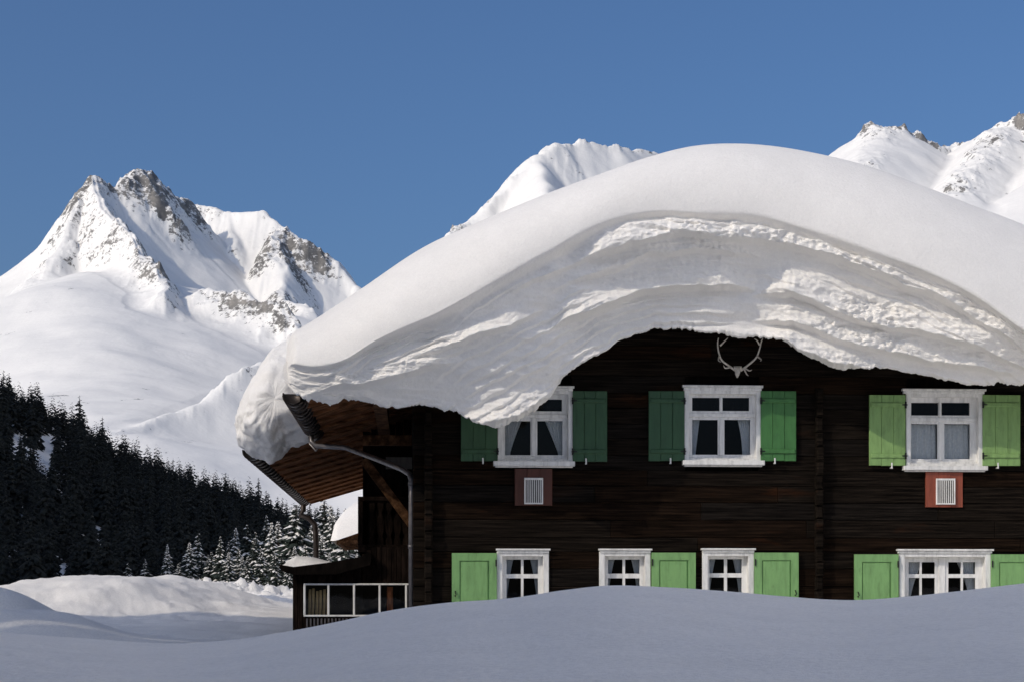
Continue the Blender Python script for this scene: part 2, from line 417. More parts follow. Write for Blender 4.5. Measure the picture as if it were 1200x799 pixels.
YS = np.concatenate([np.linspace(750, 1700, 150, endpoint=False), np.linspace(1700, 3350, 470, endpoint=False), np.linspace(3350, 4200, 20)])
U_, Y_ = np.meshgrid(US, YS, indexing='ij')
MX = U_*Y_; MY = Y_.copy()
H0, RK = mountain_h(MX, MY)
gy = np.gradient(H0, axis=1)/np.gradient(MY, axis=1)
gx = np.gradient(H0, axis=0)/np.gradient(MX, axis=0)
slope = np.hypot(gx, gy)
steep = sstep(.55, 1.1, slope)
crag = fbm(MX*.022, MY*.022, H0*.012, 6, .58, seed=41, ridged=True)
flute = fbm(MX*.05, MY*.012, 0, 3, .5, seed=45, ridged=True)
soft = fbm(MX*.005, MY*.005, 0, 4, .45, seed=43)
patch = fbm(MX*.0075, MY*.0075, H0*.004, 3, .5, seed=47)
rocky = np.clip(RK*(.6+.4*steep)*1.1*sstep(-.5, .35, patch+.12), 0, 1)
H = H0+crag*(.4+16*rocky)+flute*4*steep*(.05+.95*RK)+soft*7
# low base so the sheet dips under the valley at its near edge
H = np.minimum(H, H) ; H = H*sstep(740, 900, MY)+(-40)*(1-sstep(740, 900, MY))
gy = np.gradient(H, axis=1)/np.gradient(MY, axis=1); gx = np.gradient(H, axis=0)/np.gradient(MX, axis=0)
sl2 = np.hypot(gx, gy)
blob = fbm(MX*.02, MY*.02, H0*.02, 3, .5, seed=49)
rock = np.clip(.20*sstep(.8, 1.7, sl2)*(.2+.8*RK)+.62*rocky+.16*blob+.05*patch+.02+.42*sstep(.36, .58, fbm(MX*.035, MY*.022, 0, 3, .5, seed=57))*sstep(-.2, .3, patch), 0, 1)
mt = grid_mesh('mountains', np.stack([MX, MY, H], -1).reshape(-1, 3), nu, nv, M['mountain'], attr={'rock': rock}, flip=True)
tag(mt, kind='structure')

# unseen ridge added left of the view, shaped to keep the forest in shade
hx = np.linspace(-190, 190, 60); hy = np.linspace(40, 620, 90)
HX, HYY = np.meshgrid(hx, hy, indexing='ij')
cxl = -235-.33*(HYY-200)
hz = 205*(1-sstep(0, 1, (105-HYY)/75))*np.clip(1-np.abs(HX)/150*(1), 0, 1)**.9
hz = hz+6*fbm(HX*.02, HYY*.02, 0, 4, seed=51)*sstep(0, 40, hz)-6
sh = grid_mesh('hillside', np.stack([HX+cxl, HYY, hz], -1).reshape(-1, 3), 60, 90, M['snow_ground'], flip=True)
tag(sh, kind='structure')

# ------------------------------------------------------------ farmhouse
O = (0, HY, 0)
house = empty('farmhouse', O, HA)
tag(house, 'dark log farmhouse with green shutters and white windows under deep roof snow', 'house')
XL = lx(484); XR = lx(1285); XRIDGE = lx(880)
XE1, _, ZE1 = loc(352, 470, -1.0)         # left eave of the front roof
XE2, _, ZE2 = loc(303, 535, 5.2)          # left eave of the rear roof
PITCH = .30
def roof_z(x):      # underside of the roof
    return ZE1+.08+PITCH*(min(x, 2*XRIDGE-x)-XE1)

openings = []
def rect(px0, px1, py0, py1, D=0):
    pm = (px0+px1)/2
    return lx(px0, D), lx(px1, D), lz(pm, py1, D), lz(pm, py0, D)

up_w = [dict(c=(583,671,457,541), hd=(581,672.5,452.5,458), sl=(578,673,540.5,546),
             up=[(593,623,467,481),(627,659,467,481)], lo=[(592,622,492.5,532.5),(630,659.5,492.5,532.5)], cur='swept'),
        dict(c=(801.5,891,457,540), hd=(799,893,451.8,458), sl=(799,894.5,539.5,545),
             up=[(811.8,844,465,480.7),(847.5,879,465,480.7)], lo=[(811.8,842,491,532),(849.7,880,491,532)], cur='side'),
        dict(c=(1061,1151,461,546), hd=(1056,1153.5,456,461.5), sl=(1057,1155,546,551),
             up=[(1069,1101,471,486),(1104.6,1137.7,471,486)], lo=[(1069,1100,496,537),(1108,1138,496,537)], cur='full')]
lo_w = [dict(c=(582,643,646,740), hd=(581,644.5,642.5,647.5), sl=(580,645,740,745), up=[(594,611,655,672),(614,631,655,672)], lo=[(594,611,677,722),(614,631,677,722)], cur='small'),
        dict(c=(702,762,646,740), hd=(701,763.5,642.5,647.5), sl=(700,764,740,745), up=[(713.5,730.5,655,671.5),(733.5,750.5,655,671.5)], lo=[(713.5,730.5,677,722),(733.5,750.5,677,722)], cur='small'),
        dict(c=(822.5,883,646,740), hd=(821,884.5,642,647), sl=(820,886,740,745), up=[(832.6,850,654.5,671),(853.5,870.7,654.5,671)], lo=[(832.6,850,676,722),(853.5,870.7,676,722)], cur='small'),
        dict(c=(1053,1160,647,742), hd=(1050,1162.5,643,648), sl=(1050,1163,742,747), up=[(1067,1080,658,672),(1082.5,1098,658,672),(1113.7,1128.5,658,672),(1131,1145.5,658,672)],
             lo=[(1067,1080,676.5,725),(1082.5,1098,676.5,725),(1113.7,1128.5,676.5,725),(1131,1145.5,676.5,725)], cur='small')]

def curtain_mesh(x0, x1, z0, z1, kind, D):
    out = []; nx, nz = 26, 12
    def sheet(fx):
        vs = []; fs = []
        for i in range(nx+1):
            for j in range(nz+1):
                s, t = i/nx, j/nz
                x, z = fx(s, t)
                vs.append((x, D+.018*sin(s*2*pi*6+t), z))
        for i in range(nx):
            for j in range(nz):
                a = i*(nz+1)+j; fs.append((a, a+nz+1, a+nz+2, a+1))
        m = MB(); m.add(vs, fs); out.append(m)
    w = x1-x0; xm = (x0+x1)/2
    if kind == 'swept':        # tied back to the outer sides
        sheet(lambda s, t: (x0+s*w*(.10+.38*max(0, t-.05)**1.2), z0+(z1-z0)*t))
        sheet(lambda s, t: (x1-s*w*(.08+.42*max(0, t-.05)**1.1), z0+(z1-z0)*t))
    elif kind == 'side':
        sheet(lambda s, t: (x0+s*w*(.09+.12*t), z0+(z1-z0)*t))
        sheet(lambda s, t: (x1-s*w*(.13+.20*t*t), z0+(z1-z0)*t))
    elif kind == 'full':
        zt = z0+(z1-z0)*.62
        sheet(lambda s, t: (x0+s*w*.46, z0+(zt-z0)*t))
        sheet(lambda s, t: (x0+w*.54+s*w*.46, z0+(zt-z0)*t))
    else:
        sheet(lambda s, t: (x0+s*w*(.04+.22*t**2), z0+(z1-z0)*t))
        sheet(lambda s, t: (x1-s*w*(.04+.22*t**2), z0+(z1-z0)*t))
    return out

def frame_with_holes(m, x0, x1, z0, z1, holes, y0, y1, b=.004):
    """bars of a sash: the rectangle minus its holes, as butted boxes"""
    xs = sorted({x0, x1, *[h[0] for h in holes], *[h[1] for h in holes]})
    zs = sorted({z0, z1, *[h[2] for h in holes], *[h[3] for h in holes]})
    for zi in range(len(zs)-1):
        run = None
        za, zb = zs[zi], zs[zi+1]; zm = (za+zb)/2
        for xi in range(len(xs)-1):
            xa, xb = xs[xi], xs[xi+1]; xm = (xa+xb)/2
            hole = any(h[0] < xm < h[1] and h[2] < zm < h[3] for h in holes)
            if hole:
                if run is not None: m.box(run, xa, y0, y1, za, zb); run = None
            elif run is None: run = xa
        if run is not None: m.box(run, xs[-1], y0, y1, za, zb)

def build_window(w, upper, label=None):
    x0, x1, z0, z1 = rect(*w['c']); rec = .055 if upper else .10
    openings.append((x0, x1, z0, z1))
    cw = .07 if upper else .085
    m = MB()      # casing
    m.bbox(x0, x0+cw, -.045, .10+rec, z0, z1); m.bbox(x1-cw, x1, -.045, .10+rec, z0, z1)
    m.bbox(x0+cw, x1-cw, -.043, .10+rec, z1-cw*.8, z1); m.bbox(x0+cw, x1-cw, -.043, .10+rec, z0, z0+cw*.6)
    fr = m.build('window', M['white'], house)
    if label: fr['label'] = label
    hx0, hx1, hz0, hz1 = rect(*w['hd'])
    h = MB(); h.bbox(hx0+.02, hx1-.02, -.07, .0, hz0, hz0+(hz1-hz0)*.55); h.bbox(hx0, hx1, -.10, 0, hz0+(hz1-hz0)*.55+.001, hz1)
    h.build('window_head', M['white'], fr)
    s0, s1, sz0, sz1 = rect(*w['sl'])
    s = MB(); s.bbox(s0, s1, -.12, 0, sz0, sz1); s.bbox(s0+.03, s1-.03, -.07, 0, sz0-.02, sz0-.001)
    s.build('sill', M['white'], fr)
    holes = [rect(*q) for q in w['up']+w['lo']]
    ix0, ix1, iz0, iz1 = x0+cw, x1-cw, z0+cw*.6, z1-cw*.8
    sm = MB(); frame_with_holes(sm, ix0, ix1, iz0, iz1, holes, rec, rec+.04)
    # proud stiles and transom give the sash its relief
    xm = (holes[0][1]+holes[1][0])/2 if len(w['up']) == 2 else (w['up'] and (holes[1][1]+holes[2][0])/2)
    zt = (holes[0][2]+holes[len(w['up'])][3])/2
    if upper:
        sm.bbox(xm-.022, xm+.022, rec-.018, rec-.001, iz0+.05, zt-.03); sm.bbox(ix0+.002, ix1-.002, rec-.026, rec-.001, zt-.028, zt+.028)
        sm.bbox(xm-.016, xm+.016, rec-.014, rec-.001, zt+.03, iz1-.03)
    elif len(w['up']) == 4: sm.bbox(xm-.05, xm+.05, rec-.02, rec-.001, iz0+.002, iz1-.002)
    sm.bbox(ix0+.002, ix1-.002, rec-.015, rec-.001, iz0+.002, iz0+.04)
    sm.build('sash', M['white'], fr)
    p = MB()
    for q in holes: p.add([(q[0],rec+.02,q[2]),(q[1],rec+.02,q[2]),(q[1],rec+.02,q[3]),(q[0],rec+.02,q[3])], [(0,1,2,3)])
    p.build('pane', M['glass'], fr)
    for cm in curtain_mesh(holes[0][0]-.02, holes[-1][1]+.02, holes[-1][2]-.03, holes[0][3]+.02, w['cur'], rec+.11):
        cm.build('curtain', M['curtain'], fr, smooth=True)
    r = MB()   # the dark room behind
    yb = 1.1
    r.add([(x0,.16,z0),(x1,.16,z0),(x1,.16,z1),(x0,.16,z1),(x0-.3,yb,z0-.2),(x1+.3,yb,z0-.2),(x1+.3,yb,z1+.1),(x0-.3,yb,z1+.1)],
          [(4,5,6,7),(0,1,5,4),(1,2,6,5),(2,3,7,6),(3,0,4,7)])
    r.build('room', M['interior'], fr)
    return fr
wl = ['upper window half hidden by the hanging snow, curtains tied back', 'upper window below the antlers, narrow side curtains', 'upper right window with pale half curtains',
      'small lower left window', 'small lower window left of its green shutter', 'small lower window below the antlers', 'wide lower window with two casements']
for i, w in enumerate(up_w): build_window(w, True, wl[i])
for i, w in enumerate(lo_w): build_window(w, False, wl[3+i])

def shutter_board(px0, px1, py0, py1, mt, side, label):
    x0, x1, z0, z1 = rect(px0, px1, py0, py1, -.06)
    m = MB(); n = 3; w = (x1-x0)/n; js = [random.uniform(-.004, .004) for _ in range(n)]
    for k in range(n):
        m.bbox(x0+k*w+.002, x0+(k+1)*w-.002, -.075+js[k], -.04, z0+random.uniform(0, .008), z1, b=.004)
    s = m.build('shutter', mt, house); s['label'] = label
    for zz in (z0+(z1-z0)*.14, z1-(z1-z0)*.14):
        b = MB(); b.bbox(x0+.02, x1-.02, -.100, -.0795, zz-.035, zz+.035, b=.012); b.build('batten', mt, s)
        hx = x1 if side < 0 else x0
        t = MB(); t.tube([(hx, -.085, zz-.05), (hx, -.085, zz+.05)], .014, 8); t.box(hx-.02 if side > 0 else hx-.06, hx+.06 if side > 0 else hx+.02, -.106, -.1005, zz-.009, zz+.009)
        t.build('hinge', M['iron'], s)
    h = MB(); hx = x0+(x1-x0)*(.6 if side < 0 else .38)
    h.tube([(hx, -.03, z0-.03), (hx, -.11, z0-.03), (hx, -.125, z0+.035)], .011, 6)
    h.tube([(hx, -.12, z0-.045), (hx-.004, -.125, z0+.045)], .012, 6); h.build('hook', M['white'], s)
shutter_board(540, 583, 458, 540, M['green_shade'], -1, 'green shutter with shade in its colour, partly behind hanging snow')
shutter_board(671, 711.5, 458, 540.5, M['green_shade'], 1, 'green board shutter with shade in its colour')
shutter_board(760, 802, 458, 540, M['green_shade'], -1, 'green shutter in full shade, darkened in its colour')
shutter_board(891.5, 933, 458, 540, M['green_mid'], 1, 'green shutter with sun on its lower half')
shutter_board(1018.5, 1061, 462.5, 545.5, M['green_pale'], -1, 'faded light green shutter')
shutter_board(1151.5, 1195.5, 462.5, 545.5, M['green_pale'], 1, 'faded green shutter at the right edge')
def shutter_panel(px0, px1, py0, side, label):
    x0, x1, z0, z1 = rect(px0, px1, py0, 741, -.06)
    m = MB(); b = (x1-x0)*.17
    frame_with_holes(m, x0, x1, z0, z1, [(x0+b, x1-b, z0+b, z1-b)], -.085, -.045)
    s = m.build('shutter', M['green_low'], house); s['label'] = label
    p = MB(); p.bbox(x0+b+.012, x1-b-.012, -.078, -.05, z0+b+.012, z1-b-.012, b=.012); p.box(x0+b, x1-b, -.06, -.048, z0+b, z1-b); p.build('panel', M['green_low'], s)
    l = MB(); hx = x0+b*.45 if side < 0 else x1-b*.45; zz = z1-.62
    l.tube([(hx, -.088, zz+.05), (hx, -.11, zz+.03), (hx+.012, -.115, zz), (hx, -.11, zz-.03), (hx-.01, -.09, zz-.02)], .008, 6); l.build('latch', M['iron'], s)
    hg = MB(); hx = x1-.01 if side < 0 else x0+.01; hg.tube([(hx, -.095, z1-.2), (hx, -.095, z1-.1)], .012, 6); hg.build('hinge', M['iron'], s)
shutter_panel(529.5, 582, 647.5, -1, 'light green panel shutter left of the lower left window')
shutter_panel(763.5, 815, 647, 1, 'light green panel shutter beside the second lower window')
shutter_panel(884, 935.5, 647, 1, 'light green panel shutter beside the third lower window')
shutter_panel(1001, 1052.5, 649, -1, 'light green panel shutter left of the wide lower window')
shutter_panel(1161.5, 1214, 649, 1, 'light green panel shutter right of the wide lower window')

def vent(px0, px1, py0, py1, g, mt, label):
    x0, x1, z0, z1 = rect(px0, px1, py0, py1)
    m = MB(); n = 3; w = (x1-x0)/n
    for k in range(n): m.bbox(x0+k*w+.001, x0+(k+1)*w-.001, -.035-(.012 if k < 2 else 0), .0, z0, z1, b=.004)
    v = m.build('vent_board', mt, house); v['label'] = label
    gx0, gx1, gz0, gz1 = rect(*g)
    q = MB(); b = .022
    q.bbox(gx0, gx0+b, -.075, -.045, gz0, gz1); q.bbox(gx1-b, gx1, -.075, -.045, gz0, gz1)
    q.bbox(gx0+b, gx1-b, -.074, -.045, gz0, gz0+b); q.bbox(gx0+b, gx1-b, -.074, -.045, gz1-b*1.4, gz1)
    n = 8
    for k in range(n):
        xx = gx0+b+(gx1-gx0-2*b)*(k+.75)/(n+.5); q.box(xx-.0055, xx+.0055, -.068, -.055, gz0+b, gz1-b*1.4)
    q.build('vent_grille', M['white'], v)
    k = MB(); k.box(gx0+b, gx1-b, -.0535, -.0485, gz0+b, gz1-b*1.4); k.build('vent_back', M['interior'], v)
vent(603, 647, 549, 592, (614,636,559.7,590.5), M['red_dark'], 'brown board with white vent grille')
vent(1084, 1127.5, 553, 594, (1095.6,1118,560.5,591), M['red'], 'red board with white vent grille')

# log wall: rows of hewn planks, cut round the windows
m = MB(); z = 0.; row = 0
while z < 6.2:
    h = random.uniform(.20, .27)
    xa, xb = XL, XR
    # clip to the gable slope
    zt = z+h
    if zt > roof_z(XL): xa = XE1+(zt-ZE1-.08)/PITCH; xb = 2*XRIDGE-xa
    if xb-xa < .3: break
    cuts = [(o[0]+.02, o[1]-.02) for o in openings if o[2]+.02 < zt and o[3]-.02 > z]
    segs = [(xa, xb)]
    for c0, c1 in cuts:
        ns = []
        for s0, s1 in segs:
            if c1 <= s0 or c0 >= s1: ns.append((s0, s1)); continue
            if c0 > s0: ns.append((s0, c0))
            if c1 < s1: ns.append((c1, s1))
        segs = ns
    jy = random.uniform(-.010, .006)
    for s0, s1 in segs:
        # butt joints here and there
        xs = [s0]
        while xs[-1] < s1: xs.append(min(s1, xs[-1]+random.uniform(2.4, 5)))
        for a, b in zip(xs[:-1], xs[1:]):
            if b-a < .02: continue
            j2 = jy+random.uniform(-.003, .003)
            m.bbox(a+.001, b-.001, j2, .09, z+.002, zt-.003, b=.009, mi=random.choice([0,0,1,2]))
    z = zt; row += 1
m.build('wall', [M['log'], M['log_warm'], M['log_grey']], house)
m = MB()      # inner boarding and the rest of the shell
def backing():
    x0, x1 = XL+.01, XR-.01
    zs = sorted({0., 2.6, ZE1+.0, *[o[2] for o in openings], *[o[3] for o in openings]})
    for za, zb in zip(zs[:-1], zs[1:]):
        hs = sorted([(o[0], o[1]) for o in openings if o[2] < (za+zb)/2 < o[3]])
        cur = x0
        for a, b in hs: m.box(cur, a+.03, .10, .15, za, zb); cur = b-.03
        m.box(cur, x1, .10, .15, za, zb)
    zt = roof_z(XL)
    m.prism([(x0, ZE1), (x1, ZE1), (x1, roof_z(x0)-.02), (XRIDGE, roof_z(XRIDGE)-.02), (x0, roof_z(x0)-.02)], .10, .15)
backing()
m.box(XL, XL+.15, .16, 21, 0, roof_z(XL)-.02); m.box(XR-.15, XR, .16, 21, 0, roof_z(XL)-.02)
m.prism([(XL, 0), (XR, 0), (XR, roof_z(XL)-.02), (XRIDGE, roof_z(XRIDGE)-.02), (XL, roof_z(XL)-.02)], 20.85, 21.0)
m.build('inner_wall', M['black_wood'], house)

# protruding log ends where cross walls meet the facade
def log_ends(px0, px1, ztop):
    m = MB(); x0, x1 = lx(px0), lx(px1); z = 0.
    while z < ztop-.1:
        h = random.uniform(.20, .25); p = random.uniform(.13, .18)
        m.bbox(x0+random.uniform(0, .012), x1-random.uniform(0, .012), -p, -.016, z+.004, z+h-.006, b=.02); z += h
    m.build('log_ends', M['log'], house)
log_ends(497, 507, 4.4); log_ends(954, 963, 4.9); log_ends(1270, 1284, 4.3)
m = MB()
for py in (523, 600, 640): m.box(lx(959), lx(961), -.20, -.185, lz(960, py)-.03, lz(960, py)+.02)

# roof: slabs, rafters, purlins
def slab(name, d0, d1, xe, mat_):
    t = .16
    m = MB()
    def rz(x): return roof_z(x)
    xl = xe; xr = 2*XRIDGE-XE1
    zl = ZE1+.08+PITCH*(xl-XE1) if xl > XE2-.5 else 0
    m.prism([(xl, zl), (XRIDGE, rz(XRIDGE)), (xr, rz(xr)), (xr, rz(xr)+t), (XRIDGE, rz(XRIDGE)+t), (xl, zl+t)], d0, d1)
    return m.build(name, mat_, house)
rf = slab('roof', -1.0, 5.0, XE1, M['soffit'])
rf2 = slab('roof', 5.003, 21, XE2-.02, M['soffit'])
rf['label'] = 'front roof'; rf2['label'] = 'rear roof with low eave'
def rafters(roof, d0, d1, xe, n, sp=None):
    for k in range(n):
        d = d0+(d1-d0)*k/(n-1)
        m = MB(); zl = ZE1+.08+PITCH*(xe+.03-XE1)
        x1 = XL+1.0; z1 = ZE1+.08+PITCH*(x1-XE1)
        m.prism([(xe+.03, zl-.05), (x1, z1-.06), (x1, z1-.003), (xe+.03, zl-.003)], d-.045, d+.045)
        m.build('rafter', M['soffit'], roof)
rafters(rf, -.9, 4.8, XE1, 6); rafters(rf2, 5.2, 20.8, XE2, 13)
m = MB(); m.bbox(XE1+.05, XE1+.05+.02, -1.03, -1.003, ZE1-.05, ZE1+.1)
# verge boards along the gable
v = MB()
for sgn in (0, 1):
    xe = XE1 if sgn == 0 else 2*XRIDGE-XE1
    P = [(xe, roof_z(xe)-.1), (XRIDGE, roof_z(XRIDGE)-.1), (XRIDGE, roof_z(XRIDGE)+.18), (xe, roof_z(xe)+.18)]
    if sgn: P = P[::-1]
    v.prism(P, -1.06, -1.003)
v.build('verge_board', M['black_wood'], house)

# rear block, its balcony and carved parapet (left of the gable wall)
xa = lx(425, 5); xb = XL-.01
m = MB()
n = 6
zb0 = lz(425, 583, 5); zp0 = lz(425, 648, 5)
for k in range(n):
    a = xa+(xb-xa)*k/n; b = xa+(xb-xa)*(k+1)/n
    m.bbox(a+.003, b-.003, 5.0, 5.06, zb0, min(ZE1+.08+PITCH*(a-XE1)-.15, 9), b=.008)
m.box(xa, xb, 5.062, 5.2, 0, ZE1+.05)
m.box(xa, xa+.14, 5.21, 20.8, 0, ZE1-.1)
m.build('rear_wall', M['dark_wood'], house)
m = MB(); x0 = lx(419.5, 4.6)
m.bbox(x0, xb, 4.55, 4.66, zb0-.08, zb0, b=.012); m.bbox(x0, xb, 4.55, 4.66, zp0+.0, zp0+.14, b=.012)
m.bbox(x0, x0+.09, 4.56, 4.65, zp0+.141, zb0-.081)
m.box(x0, x0+.05, 4.67, 14, zp0, zb0)
bal = m.build('balcony', M['dark_wood'], house)
nb = 5
for k in range(nb):
    xc = x0+.17+(xb-x0-.2)*(k+.5)/nb; zc0, zc1 = zp0+.142, zb0-.082; hh = zc1-zc0
    prof = [(.0,.055),(.12,.055),(.2,.03),(.32,.06),(.5,.068),(.66,.045),(.74,.02),(.82,.05),(1,.055)]
    P = [(xc-w_, zc0+t*hh) for t, w_ in prof]+[(xc+w_, zc0+t*hh) for t, w_ in prof[::-1]]
    q = MB(); q.prism(P[::-1], 4.59, 4.62); q.build('baluster', M['dark_wood'], bal)
q = MB(); q.box(x0+.09, xb, 4.72, 4.76, zp0, zb0-.1); q.build('parapet_lining', M['black_wood'], bal)

# brace under the eave and purlin
def beam(name, a, b, w, mt):
    a = np.array(a); b = np.array(b); t = (b-a)/np.linalg.norm(b-a); s = np.array((0,1.,0)); u = np.cross(t, s)
    m = MB(); vs = []
    for p in (a, b):
        for i, j in ((-1,-1),(1,-1),(1,1),(-1,1)): vs.append(p+u*i*w+s*j*w)
    m.add(vs, [(0,1,2,3),(7,6,5,4),(0,4,5,1),(1,5,6,2),(2,6,7,3),(3,7,4,0)]); return m.build(name, mt, house)
beam('brace', loc(426, 538, 3.8), loc(484, 616, 3.8), .075, M['brace'])
m = MB(); pxx = lx(437, -.2); pz = ZE1+.08+PITCH*(pxx-XE1)-.14
m.bbox(pxx, pxx+.2, -.9, 4.9, pz-.2, pz, b=.01); m.build('purlin', M['brace'], house)
m = MB(); a = lx(425, 3.6); m.bbox(a, XL-.01, 3.6, 3.78, lz(450, 521, 3.6), lz(450, 509, 3.6), b=.01); m.build('tie_beam', M['brace'], house)
m = MB(); a, b, c, d_ = lx(452, 4.4), lx(483, 4.4), lz(470, 549, 4.4), lz(470, 535, 4.4); m.bbox(a, b, 4.4, 4.44, c, d_); m.build('pale_board', paint_mat('grey_board', (.12,.11,.10)), house)

# gutters with brackets, downpipes
def gutter(xe, ze, d0, d1, r, sp, label):
    vs = []; fs = []; n = 12; K = max(2, int((d1-d0)/.12))
    for i in range(K+1):
        d = d0+(d1-d0)*i/K; dz = .012*sin(i*1.3)
        for k in range(n+1):
            q = pi+pi*k/n; vs.append((xe+r*cos(q), d, ze+r*sin(q)+dz))
        for k in range(n, -1, -1):
            q = pi+pi*k/n; vs.append((xe+(r-.008)*cos(q), d, ze+(r-.008)*sin(q)+dz))
    w = 2*(n+1)
    for i in range(K):
        for k in range(w): fs.append((i*w+k, i*w+(k+1) % w, (i+1)*w+(k+1) % w, (i+1)*w+k))
    cap = [k for k in range(n+1)]
    fs.append(tuple(cap))
    m = MB(); m.add(vs, fs); m.tube([(xe-r, d0, ze), (xe-r, d1, ze)], .016, 8)
    g_ = m.build('gutter', M['gutter'], house, smooth=True); g_['label'] = label
    k = 0; d = d0+.15
    while d < d1:
        b = MB()
        b.tube([(xe+(r+.012)*cos(pi+pi*j/8), d, ze+(r+.012)*sin(pi+pi*j/8)) for j in range(9)]+[(xe+r+.1, d, ze+.1)], .02, 6)
        b.build('gutter_bracket', M['gutter'], g_); d += sp
    return g_
g1 = gutter(XE1-.10, ZE1+.10, -1.05, 4.75, .14, .42, 'front gutter')
g2 = gutter(XE2-.12, ZE2+.09, 4.9, 20.8, .13, .6, 'rear gutter')
# snow lying in the mouth of the front gutter is part of the roof snow
dp = MB()
P = [(XE1-.10, 3.6, ZE1-.02), (XE1-.10, 3.6, ZE1-.16), (XE1-.02, 3.5, ZE1-.24), loc(405, 524, 3.0), loc(440, 537, 2.0), loc(470, 549, .7), loc(480, 555, .2), loc(482, 562, .1), loc(482, 600, .1), loc(482, 735, .1)]
dp.tube(P, .042, 10)
for py in (566, 640): p = loc(482, py, .1); dp.tube([(p[0], p[1], p[2]-.03), (p[0], p[1], p[2]+.03)], .052, 10)
o = dp.build('downpipe', M['pipe'], house, smooth=True); o['label'] = 'long thin downpipe slanting from the front gutter'
c = MB(); c.tube([(XE1-.10, 3.6, ZE1+.0), (XE1-.13, 3.6, ZE1-.2), (XE1-.02, 3.5, ZE1-.33), (XE1+.06, 3.4, ZE1-.24)], .014, 6); c.build('pipe_hook', M['pipe'], o)
dp = MB(); Dp = 20.3
P = [(XE2-.12, Dp, ZE2+.02), (XE2-.12, Dp, ZE2-.2), loc(352, 603, Dp), loc(362, 607, Dp), loc(369, 614, Dp), loc(370, 625, Dp), loc(371, 700, Dp)]
dp.tube(P, .075, 10); o = dp.build('downpipe', M['gutter'], house, smooth=True); o['label'] = 'dark downpipe at the end of the rear gutter'

# ------------------------------------------------------------ roof snow
TS = [(330,399),(360,381),(420,342),(500,289),(560,262),(600,245),(660,221),(700,207),(760,186),(815,173),(873,170.5),(955,181),(1010,194),(1083,220),(1140,242),(1200,265),(1300,314),(1400,375),(1450,410)]
BS = [(330,421),(338,424),(367,429),(403,421),(439,399),(475,382),(504,370),(570,334),(646,293),(704,261),(762,247),(827,249),(897,254),(943,267),(1025,296),(1083,317),(1142,346),(1200,387),(1300,430),(1450,480)]
LS = [(330,447),(350,460),(386,470),(405,467),(439,469),(463,474),(495,470),(526,477),(560,492),(581,497),(604,489),(630,475),(648,457),(658,441),(675,428),(700,412),(727,397),(762,383),(795,383),(827,387),(862,392),(902,393),(937,409),(967,425),(1007,430),(1037,428),(1083,436),(1130,445),(1200,446),(1300,455),(1450,490)]
DB = [(330,-1.6),(420,-1.9),(575,-2.15),(760,-1.98),(900,-1.88),(1100,-2.0),(1300,-1.9),(1450,-1.7)]
DL = [(330,-1.25),(400,-1.3),(575,-1.45),(700,-1.32),(800,-1.2),(1000,-1.08),(1450,-1.05)]
def vloc(px, py, D):
    u = (px-600)/F; w = (HOR-py)/F
    t = (D+HY*cos(HA))/(cos(HA)-u*sin(HA))
    return t*u*cos(HA)+t*sin(HA)-HY*sin(HA), EYE+w*t, t
npx = 820; PX = np.linspace(334, 1448, npx)
tpy, bpy_, lpy = pl(PX, TS), pl(PX, BS), pl(PX, LS)
lno = 3.2*fbm(PX/13., PX*0, 0, 4, .6, seed=61)-6*np.abs(fbm(PX/7.5, PX*0, 0, 4, .6, seed=62))*(.35+.65*sstep(-.25, .35, fbm(PX/60., PX*0, 0, 2, seed=63)))+1.8
dB, dL = pl(PX, DB), pl(PX, DL)
rows = []       # each row: px, D, z arrays
DT = -.2
xT, zTp, tT = vloc(PX, tpy, DT); _, zBt, _ = vloc(PX, bpy_, dB)
a_ = DT-dB; w_ = (HOR-tpy)/F
b_ = np.sqrt(np.maximum((zTp-zBt)**2-(a_*w_)**2, .02)); ZT = zBt+b_
def row(D, z): rows.append((D, z))
nb_ = 10
for s in np.linspace(1, 0, 8, endpoint=False): row(DT+s*3.2, ZT+.05*s)
nT = 60
# the crown: from a near-flat top down to a tight brow
for s in np.linspace(0, 1, nT):
    q = s*pi/2
    e = 1.0
    D = DT-a_*np.sin(q)**.92; z = zBt+b_*np.cos(q)**.95
    row(D, z)
nF = 170; S = np.linspace(0, 1, nF)[1:]
base_rows = len(rows)
for s in S:
    gs = .20*sstep(0, .10, s)+.80*s**1.05
    py = bpy_+(lpy-bpy_)*s+lno*sstep(.90, 1, s)
    D = dB+(dL-dB)*gs
    _, z, _ = vloc(PX, py, D)
    row(D, z)
zL = rows[-1][1]
row(dL+.05, zL-.015); row(dL+.12, zL+.02); row(dL+.25, zL+.12); row(dL+.5, zL+.35); row(np.maximum(dL+.7, -.6), zL+.8); row(0*PX+.4, zL+1.1)
DD = np.stack([np.zeros(npx)+r[0] for r in rows], 1); ZZ = np.stack([np.zeros(npx)+r[1] for r in rows], 1)
nr = DD.shape[1]
PXX = np.repeat(PX[:, None], nr, 1)
